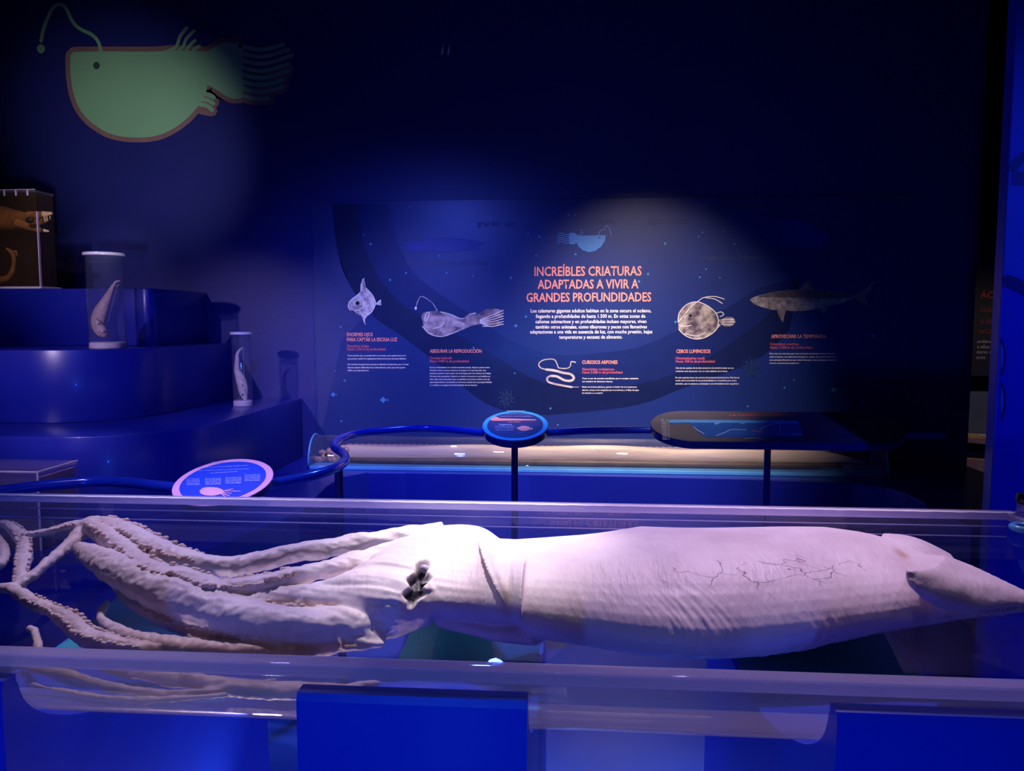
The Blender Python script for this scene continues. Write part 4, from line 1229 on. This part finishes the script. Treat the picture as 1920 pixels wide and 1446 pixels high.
loft(bmS, secs, 40, slant)
# second, slightly fuller ring just behind the mantle opening gives the collar its lip
s3 = []
for j, (X, Yc, zc, a, b, t) in enumerate(secs[1:8]):
    g = [0.93, 1.03, 1.04, 1.03, 1.02, 1.01, 0.99][j]
    s3.append((X + 0.004, Yc, zc, a * g, b * g, t))
loft(bmS, s3, 40, slant)
# head
hd = catmull([(540, 1098, 1148, .028, -.104), (600, 1084, 1146, .036, -.088), (660, 1056, 1148, .048, -.064), (705, 1026, 1152, .060, -.042), (745, 1003, 1158, .070, -.026), (790, 989, 1162, .080, -.017), (840, 984, 1162, .084, -.016), (890, 990, 1164, .082, -.016), (935, 1014, 1170, .076, -.018), (985, 1040, 1170, .062, -.02)], 4)
loft(bmS, [solve(x, a_, b_, c_, R(6), z_) for x, a_, b_, c_, z_ in hd], 36)
# funnel under the head
fx = [onz(x, y, TANKZ + z) for x, y, z in [(820, 1160, -.17), (880, 1172, -.18), (950, 1185, -.18), (1010, 1190, -.17)]]
sweep(bmS, [Vector(p) for p in catmull([tuple(p) for p in fx], 3)], [.022, .026, .028, .03, .032, .034, .034, .034, .034, .034], 14, 0.7)

ARMS = [
    [(830, 1004, -.07, 32), (740, 1010, -.07, 27), (640, 1024, -.08, 25), (560, 1036, -.09, 23), (490, 1052, -.10, 24), (430, 1062, -.10, 24), (370, 1056, -.09, 26), (310, 1042, -.08, 30), (260, 1014, -.065, 27), (215, 990, -.055, 22), (165, 976, -.045, 12)],
    [(800, 1034, -.07, 34), (720, 1046, -.08, 25), (620, 1066, -.09, 23), (540, 1086, -.10, 24), (470, 1102, -.11, 26), (400, 1106, -.11, 27), (350, 1088, -.10, 29), (290, 1076, -.09, 27), (250, 1046, -.08, 23), (205, 1008, -.065, 25), (165, 984, -.055, 17)],
    [(810, 1022, -.06, 28), (730, 1030, -.065, 18), (660, 1044, -.075, 14), (590, 1066, -.09, 12), (530, 1084, -.10, 9)],
    [(800, 1078, -.085, 44), (730, 1090, -.092, 37), (660, 1102, -.105, 32), (600, 1112, -.12, 29), (500, 1126, -.135, 26), (420, 1134, -.14, 23), (340, 1130, -.14, 18)],
    [(800, 1104, -.10, 44), (745, 1124, -.115, 36), (700, 1136, -.13, 26), (650, 1140, -.14, 17), (600, 1140, -.145, 11)],
    [(800, 1140, -.14, 38), (700, 1164, -.16, 38), (600, 1172, -.16, 40), (500, 1168, -.16, 46), (420, 1150, -.15, 46), (340, 1122, -.13, 46), (270, 1092, -.11, 42), (210, 1062, -.095, 34), (165, 1038, -.085, 22), (146, 1024, -.08, 11)],
    [(840, 1122, -.12, 26), (770, 1152, -.16, 32), (680, 1186, -.19, 32), (580, 1200, -.195, 28), (470, 1200, -.195, 26), (380, 1182, -.195, 24), (300, 1154, -.185, 22), (240, 1120, -.175, 16), (210, 1082, -.165, 9)],
    [(830, 1130, -.14, 24), (745, 1172, -.18, 28), (640, 1206, -.205, 24), (520, 1220, -.205, 23), (400, 1218, -.205, 23), (300, 1206, -.205, 21), (235, 1190, -.20, 17), (190, 1160, -.19, 11), (200, 1130, -.18, 7)],
    [(300, 1220, -.195, 16), (230, 1212, -.185, 20), (165, 1196, -.175, 23), (132, 1166, -.165, 21), (100, 1147, -.155, 16), (60, 1128, -.145, 15), (25, 1106, -.135, 13), (-30, 1098, -.135, 10)],
    [(20, 1107, -.14, 11), (60, 1080, -.12, 12), (100, 1046, -.10, 12), (135, 1017, -.085, 15), (165, 992, -.065, 17), (215, 992, -.055, 16)],
    [(35, 1104, -.14, 14), (42, 1062, -.11, 15), (46, 1022, -.09, 15), (30, 997, -.07, 13), (5, 983, -.06, 10), (-30, 990, -.06, 8)],
    [(42, 1004, -.07, 8), (82, 1000, -.07, 10), (122, 990, -.06, 11), (158, 984, -.055, 14)],
    [(-30, 1070, -.12, 10), (0, 1058, -.11, 11), (6, 1030, -.1, 11), (-15, 1000, -.08, 9)],
    [(52, 1180, -.18, 6), (62, 1182, -.18, 8), (68, 1196, -.185, 8.5), (72, 1220, -.19, 8)],
    [(20, 1246, -.185, 8), (110, 1262, -.195, 11), (200, 1286, -.195, 11), (300, 1302, -.198, 11), (400, 1298, -.198, 10), (520, 1276, -.20, 9)],  # these three strands are made up for refracted images of lower arms
    [(190, 1254, -.185, 9), (290, 1268, -.19, 17), (390, 1282, -.195, 21), (500, 1294, -.20, 22), (620, 1296, -.20, 20), (720, 1280, -.195, 12)],
    [(60, 1284, -.19, 5), (150, 1302, -.194, 7), (240, 1312, -.194, 8), (340, 1310, -.194, 8), (430, 1302, -.194, 7)],
    [(640, 1212, -.195, 14), (720, 1204, -.19, 14), (676, 1190, -.18, 14)],
]
arm_pts = []
for arm in ARMS:
    cp = catmull(arm, 7)
    pts, rad = [], []
    for x, y, z, r in cp:
        p = onz(x, y, TANKZ + z)
        k = proj(p)[2] / FPX
        rr = r * k * 0.92
        p = Vector((p.x, min(p.y, YB - 0.03 - rr), min(p.z, TANKZ - 0.012 - rr * 0.85)))
        pts.append(p)
        rad.append(rr * (1 + 0.10 * noise.noise(p * 14)))
    arm_pts.append((pts, rad))
    sweep(bmS, pts, rad, 14, 0.85)
# fins: two curved plates over the tail
def fin_plate(grid_px, thick):
    g1 = [catmull(row, 6) for row in grid_px]
    g2 = list(zip(*[catmull(colm, 5) for colm in zip(*g1)]))
    nr, nc = len(g2), len(g2[0])
    rows = []
    for i, row in enumerate(g2):
        rr = []
        for j, (x, y, z) in enumerate(row):
            e = max(0, 1 - j / 2.5) + max(0, 1 - (nr - 1 - i) / 2.5)
            q = noise.noise(Vector((x * .11, y * .11, 3.1))) + 0.6 * noise.noise(Vector((x * .3, y * .3, 1.7)))
            rr.append(onz(x + 9 * q * e, y + 6 * q * e, TANKZ + z + 0.0015 * noise.noise(Vector((x * .03, y * .03, 0)))))
        rows.append(rr)
    up_ = Vector((0, -0.35, 0.93)) * thick
    top = [[bmS.verts.new(p + up_) for p in r] for r in rows]
    bot = [[bmS.verts.new(p) for p in r] for r in rows]
    nr, nc = len(rows), len(rows[0])
    for i in range(nr - 1):
        for j in range(nc - 1):
            bmS.faces.new([top[i][j], top[i][j + 1], top[i + 1][j + 1], top[i + 1][j]])
            bmS.faces.new([bot[i][j], bot[i + 1][j], bot[i + 1][j + 1], bot[i][j + 1]])
    edge = [(0, j) for j in range(nc)] + [(i, nc - 1) for i in range(1, nr)] + [(nr - 1, j) for j in range(nc - 2, -1, -1)] + [(i, 0) for i in range(nr - 2, 0, -1)]
    for e, f in zip(edge, edge[1:] + edge[:1]):
        bmS.faces.new([top[e[0]][e[1]], top[f[0]][f[1]], bot[f[0]][f[1]], bot[e[0]][e[1]]])


fin_plate([[(1712, 1046, -0.010), (1760, 1050, -0.020), (1810, 1066, -0.040), (1870, 1092, -0.055), (1940, 1122, -0.070)],
           [(1700, 1070, -0.014), (1752, 1080, -0.026), (1810, 1094, -0.045), (1875, 1110, -0.060), (1940, 1128, -0.075)],
           [(1704, 1096, -0.035), (1750, 1108, -0.048), (1812, 1122, -0.065), (1872, 1130, -0.075), (1940, 1134, -0.080)],
           [(1722, 1118, -0.060), (1756, 1134, -0.075), (1806, 1146, -0.090), (1862, 1150, -0.095), (1930, 1144, -0.090)],
           [(1734, 1128, -0.080), (1768, 1144, -0.095), (1806, 1152, -0.105), (1846, 1162, -0.115), (1890, 1154, -0.110)]], 0.014)
fin_plate([[(1650, 1006, -.050), (1690, 1010, -.054), (1725, 1020, -.066), (1780, 1048, -.090)],
           [(1660, 1014, -.040), (1695, 1020, -.044), (1735, 1032, -.055), (1790, 1058, -.085)],
           [(1690, 1032, -.038), (1715, 1038, -.044), (1755, 1052, -.064), (1800, 1072, -.09)]], 0.016)
bmesh.ops.recalc_face_normals(bmS, faces=bmS.faces[:])
me = bpy.data.meshes.new('giant_squid')
bmS.to_mesh(me)
bmS.free()
me = remesh_to(me, 0.0040, 3)
me.name = 'giant_squid'
me.materials.clear()
# melt the arm roots into the head
nv = len(me.vertices)
vc = np.empty(nv * 3)
me.vertices.foreach_get('co', vc)
vc = vc.reshape(-1, 3)
ed = np.empty(len(me.edges) * 2, dtype=np.int64)
me.edges.foreach_get('vertices', ed)
ed = ed.reshape(-1, 2)
deg = np.bincount(ed.ravel(), minlength=nv).reshape(-1, 1)
rel = vc - np.array(CO)
dpt = rel @ np.array(CF)
vpx = 960 + FPX * (rel @ np.array(CR)) / dpt
vpy = 723 - FPX * (rel @ np.array(CU)) / dpt
wgt = (np.clip((vpx - 610) / 70, 0, 1) * np.clip((800 - vpx) / 50, 0, 1)).reshape(-1, 1)
wgt = np.maximum(wgt, 0.35 * (np.clip((vpx - 200) / 200, 0, 1) * np.clip((800 - vpx) / 50, 0, 1)).reshape(-1, 1) * 0.4)
for _ in range(46):
    acc = np.zeros_like(vc)
    np.add.at(acc, ed[:, 0], vc[ed[:, 1]])
    np.add.at(acc, ed[:, 1], vc[ed[:, 0]])
    vc += (acc / np.maximum(deg, 1) - vc) * wgt * 0.6
me.vertices.foreach_set('co', vc.ravel())
me.update()
# --- surface modelling: wrinkles, folds, torn skin, eye socket; tint by where the skin is stained
eye_c = ony(783, 1098, onz(783, 1098, TANKZ - 0.09).y)
cl = me.color_attributes.new('tint', 'FLOAT_COLOR', 'POINT')
x_head, x_mouth = onz(905, 1090, TANKZ - .1).x, onz(925, 1050, TANKZ - .06).x
nrm = [v.normal.copy() for v in me.vertices]
for i, v in enumerate(me.vertices):
    p = v.co
    px, py_, _ = proj(p)
    d = 0.0
    armf = min(max((760 - px) / 350, 0), 1)
    d += 0.0035 * armf * noise.noise(Vector((p.x * 20, p.y * 40, p.z * 40)))
    d += 0.0025 * armf * noise.noise(Vector((p.x * 70, p.y * 70, p.z * 70)))
    # lengthwise muscle folds on the arm crown
    g = math.exp(-((px - 670) / 150) ** 2)
    d += 0.008 * g * noise.noise(Vector((p.x * 4, p.y * 30 + p.x * 9, p.z * 30)))
    d += 0.0035 * g * noise.noise(Vector((p.x * 5, p.y * 75 + p.x * 22, p.z * 75)))
    # mantle: soft undulation + fine slanting wrinkles on the near flank
    if px > 930:
        m_ = min((px - 930) / 120, 1)
        d += 0.006 * m_ * noise.noise(Vector((p.x * 3.5, p.y * 6, p.z * 6)))
        fl_ = max(0, min(1, (py_ - 1085) / 60)) * math.exp(-((px - 1380) / 260) ** 2) * max(0.1, 0.45 + 1.5 * noise.noise(Vector((p.x * 6, p.y * 9, p.z * 9 + 4))))
        d += 0.0042 * fl_ * noise.noise(Vector((p.x * 95 + p.y * 70, p.y * 14, p.z * 20)))
        d += 0.006 * fl_ * noise.noise(Vector((p.x * 18, p.y * 18, p.z * 22)))
    # eye socket
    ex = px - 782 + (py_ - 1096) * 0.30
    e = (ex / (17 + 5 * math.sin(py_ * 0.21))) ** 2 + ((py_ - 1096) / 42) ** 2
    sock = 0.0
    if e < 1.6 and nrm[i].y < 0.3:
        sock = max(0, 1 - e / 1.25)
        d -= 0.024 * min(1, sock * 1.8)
    v.co = p + nrm[i] * d
    v.co.z = min(v.co.z, TANKZ - 0.008)
    st = noise.noise(Vector((p.x * 9, p.y * 9, p.z * 9))) * 0.5 + 0.5
    tan = min(1, max(0, (330 - px) / 220)) * (0.05 + 0.6 * st)
    tan = max(tan, 0.75 * min(1, max(0, (py_ - 1168) / 45)) * min(1, max(0, (800 - px) / 200)))
    ckm = math.exp(-((px - 1500) / 190) ** 2 - ((py_ - 1078) / 45) ** 2) + 0.6 * math.exp(-((px - 1290) / 120) ** 2 - ((py_ - 1085) / 30) ** 2)
    tan = max(tan, 0.8 * math.exp(-((px - 1692) / 16) ** 2 - ((py_ - 1040 - (px - 1692) * 0.6) / 9) ** 2), 0.5 * math.exp(-((px - 950) / 10) ** 2 - ((py_ - 1125) / 40) ** 2))
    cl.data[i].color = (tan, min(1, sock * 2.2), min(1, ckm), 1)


def squid_mat():
    m, nt, out = newmat('squid_skin')
    N_ = nt.nodes.new
    L_ = nt.links.new
    b = N_('ShaderNodeBsdfPrincipled')
    L_(b.outputs[0], out.inputs[0])
    tc = N_('ShaderNodeTexCoord')
    at = N_('ShaderNodeAttribute')
    at.attribute_name = 'tint'
    sep = N_('ShaderNodeSeparateColor')
    L_(at.outputs['Color'], sep.inputs[0])
    nz = N_('ShaderNodeTexNoise')
    nz.inputs['Scale'].default_value = 7
    nz.inputs['Detail'].default_value = 9
    L_(tc.outputs['Object'], nz.inputs[0])
    rp = N_('ShaderNodeValToRGB')
    rp.color_ramp.elements[0].position = 0.3
    rp.color_ramp.elements[0].color = (0.70, 0.58, 0.60, 1)
    rp.color_ramp.elements[1].position = 0.62
    rp.color_ramp.elements[1].color = (0.86, 0.77, 0.77, 1)
    L_(nz.outputs[0], rp.inputs[0])
    tn = N_('ShaderNodeValToRGB')
    tn.color_ramp.elements[0].position = 0.35
    tn.color_ramp.elements[0].color = (0.36, 0.20, 0.11, 1)
    tn.color_ramp.elements[1].position = 0.65
    tn.color_ramp.elements[1].color = (0.66, 0.44, 0.30, 1)
    n2 = N_('ShaderNodeTexNoise')
    n2.inputs['Scale'].default_value = 22
    n2.inputs['Detail'].default_value = 6
    L_(tc.outputs['Object'], n2.inputs[0])
    L_(n2.outputs[0], tn.inputs[0])
    mx = N_('ShaderNodeMixRGB')
    L_(sep.outputs[0], mx.inputs[0])
    L_(rp.outputs[0], mx.inputs[1])
    L_(tn.outputs[0], mx.inputs[2])
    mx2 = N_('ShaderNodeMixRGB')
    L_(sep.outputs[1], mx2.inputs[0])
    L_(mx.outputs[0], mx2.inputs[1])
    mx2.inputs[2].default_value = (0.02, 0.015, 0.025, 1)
    # thin cracks in the skin
    mp = N_('ShaderNodeMapping')
    mp.inputs['Scale'].default_value = (9, 14, 14)
    L_(tc.outputs['Object'], mp.inputs[0])
    nd = N_('ShaderNodeTexNoise')
    nd.inputs['Scale'].default_value = 1.6
    nd.inputs['Detail'].default_value = 3
    L_(mp.outputs[0], nd.inputs[0])
    mv = N_('ShaderNodeMixRGB')
    mv.blend_type = 'ADD'
    mv.inputs[0].default_value = 0.8
    L_(mp.outputs[0], mv.inputs[1])
    L_(nd.outputs['Color'], mv.inputs[2])
    vo = N_('ShaderNodeTexVoronoi')
    vo.feature = 'DISTANCE_TO_EDGE'
    vo.inputs['Scale'].default_value = 0.9
    L_(mv.outputs[0], vo.inputs[0])
    cr = N_('ShaderNodeMapRange')
    cr.inputs['From Min'].default_value = 0.0
    cr.inputs['From Max'].default_value = 0.012
    L_(vo.outputs['Distance'], cr.inputs[0])
    mk = N_('ShaderNodeMapRange')
    mk.inputs['From Min'].default_value = 0.52
    mk.inputs['From Max'].default_value = 0.66
    nm = N_('ShaderNodeTexNoise')
    nm.inputs['Scale'].default_value = 13.0
    L_(tc.outputs['Object'], nm.inputs[0])
    mb = N_('ShaderNodeMath')
    mb.operation = 'MULTIPLY'
    L_(sep.outputs[2], mb.inputs[0])
    ms = N_('ShaderNodeMath')
    ms.operation = 'MULTIPLY'
    ms.inputs[1].default_value = 1.6
    L_(nm.outputs[0], ms.inputs[0])
    L_(ms.outputs[0], mb.inputs[1])
    L_(mb.outputs[0], mk.inputs[0])
    inv = N_('ShaderNodeMath')
    inv.operation = 'SUBTRACT'
    inv.inputs[0].default_value = 1.0
    L_(cr.outputs[0], inv.inputs[1])
    ck = N_('ShaderNodeMath')
    ck.operation = 'MULTIPLY'
    L_(inv.outputs[0], ck.inputs[0])
    L_(mk.outputs[0], ck.inputs[1])
    mx3 = N_('ShaderNodeMixRGB')
    L_(ck.outputs[0], mx3.inputs[0])
    L_(mx2.outputs[0], mx3.inputs[1])
    mx3.inputs[2].default_value = (0.22, 0.14, 0.18, 1)
    L_(mx3.outputs[0], b.inputs['Base Color'])
    b.inputs['Roughness'].default_value = 0.48
    b.inputs['Specular IOR Level'].default_value = 0.35
    # relief
    wv = N_('ShaderNodeTexNoise')
    wv.inputs['Scale'].default_value = 30
    wv.inputs['Detail'].default_value = 5
    mp2 = N_('ShaderNodeMapping')
    mp2.inputs['Rotation'].default_value = (0, 0, 0.5)
    mp2.inputs['Scale'].default_value = (2.2, 0.7, 1)
    L_(tc.outputs['Object'], mp2.inputs[0])
    L_(mp2.outputs[0], wv.inputs[0])
    sm = N_('ShaderNodeMath')
    sm.operation = 'MULTIPLY_ADD'
    L_(ck.outputs[0], sm.inputs[0])
    sm.inputs[1].default_value = -1.2
    L_(wv.outputs[0], sm.inputs[2])
    bpn = N_('ShaderNodeBump')
    bpn.inputs['Strength'].default_value = 0.45
    bpn.inputs['Distance'].default_value = 0.006
    L_(sm.outputs[0], bpn.inputs['Height'])
    L_(bpn.outputs[0], b.inputs['Normal'])
    return m


M_squid = squid_mat()
sq = thing('giant_squid', 'huge pale preserved giant squid lying full length in the clear tank', 'squid')
link('body', me, M_squid, sq, True)
# suckers along the stained arms: too many and small to pick apart
tb_ = bmesh.new()
ball(tb_, Vector((0, 0, 0)), 1.0, 8, 5)
tb_.verts.index_update()
TV = [v.co.copy() for v in tb_.verts]
TF = [[v.index for v in f.verts] for f in tb_.faces]
tb_.free()
SV, SF = [], []
for ai, rng in [(0, (42, 66)), (1, (20, 68)), (6, (12, 44)), (8, (4, 36)), (10, (2, 30)), (11, (0, 18)), (5, (10, 30))]:
    pts, rad = arm_pts[ai]
    for i in range(rng[0], min(rng[1], len(pts) - 1)):
        for s in (-1, 1):
            for h in (0, 1):
                t = (pts[i + 1] - pts[i - 1 if i else 0]).normalized()
                side = t.cross(Vector((0, 0, 1))).normalized()
                f = random.random()
                c = pts[i].lerp(pts[i + 1], h * 0.5 + f * 0.2) + side * (s * rad[i] * 0.78) + Vector((0, 0, rad[i] * (0.35 + 0.35 * random.random())))
                if ai in (5,) and s < 0:
                    continue
                r = rad[i] * (0.20 + 0.12 * random.random())
                r = min(r, 0.009)
                n0 = len(SV)
                SV += [c + Vector((q.x * r, q.y * r, q.z * r * 0.7)) for q in TV]
                SF += [[n0 + j for j in f] for f in TF]
me = bpy.data.meshes.new('suckers')
me.from_pydata(SV, [], SF)
so = link('suckers', me, mat('sucker_flesh', (0.80, 0.63, 0.58), 0.45, (0.58, 0.40, 0.32), 30), sq, True)
so['kind'] = 'stuff'
so['label'] = 'tan knobbly suckers along the arms'
ep = onz(797, 1074, TANKZ - 0.060)
ballo('eye', Vector((ep.x, ep.y + 0.018, ep.z)), 0.014, mat('squid_eye', (0.62, 0.56, 0.68), 0.15, (0.4, 0.34, 0.46), 30, coat=0.5), sq, (1.3, 0.8, 0.8), Euler((0, R(35), 0)).to_matrix())
# made-up pale bars in place of a lamp's reflection on the wall
hk = thing('lamp_glint_bars', 'pair of slim pale bars standing in for a lamp reflection on the dark wall', 'reflection')
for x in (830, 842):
    tubeo('bar', [ony(x + 1, 80, WY - 0.016), ony(x, 92, WY - 0.02), ony(x - 2, 103, WY - 0.016)], [0.004, 0.007, 0.004], mat('glint_bar_pale', (0.75, 0.75, 0.8), 0.3), hk, 10)
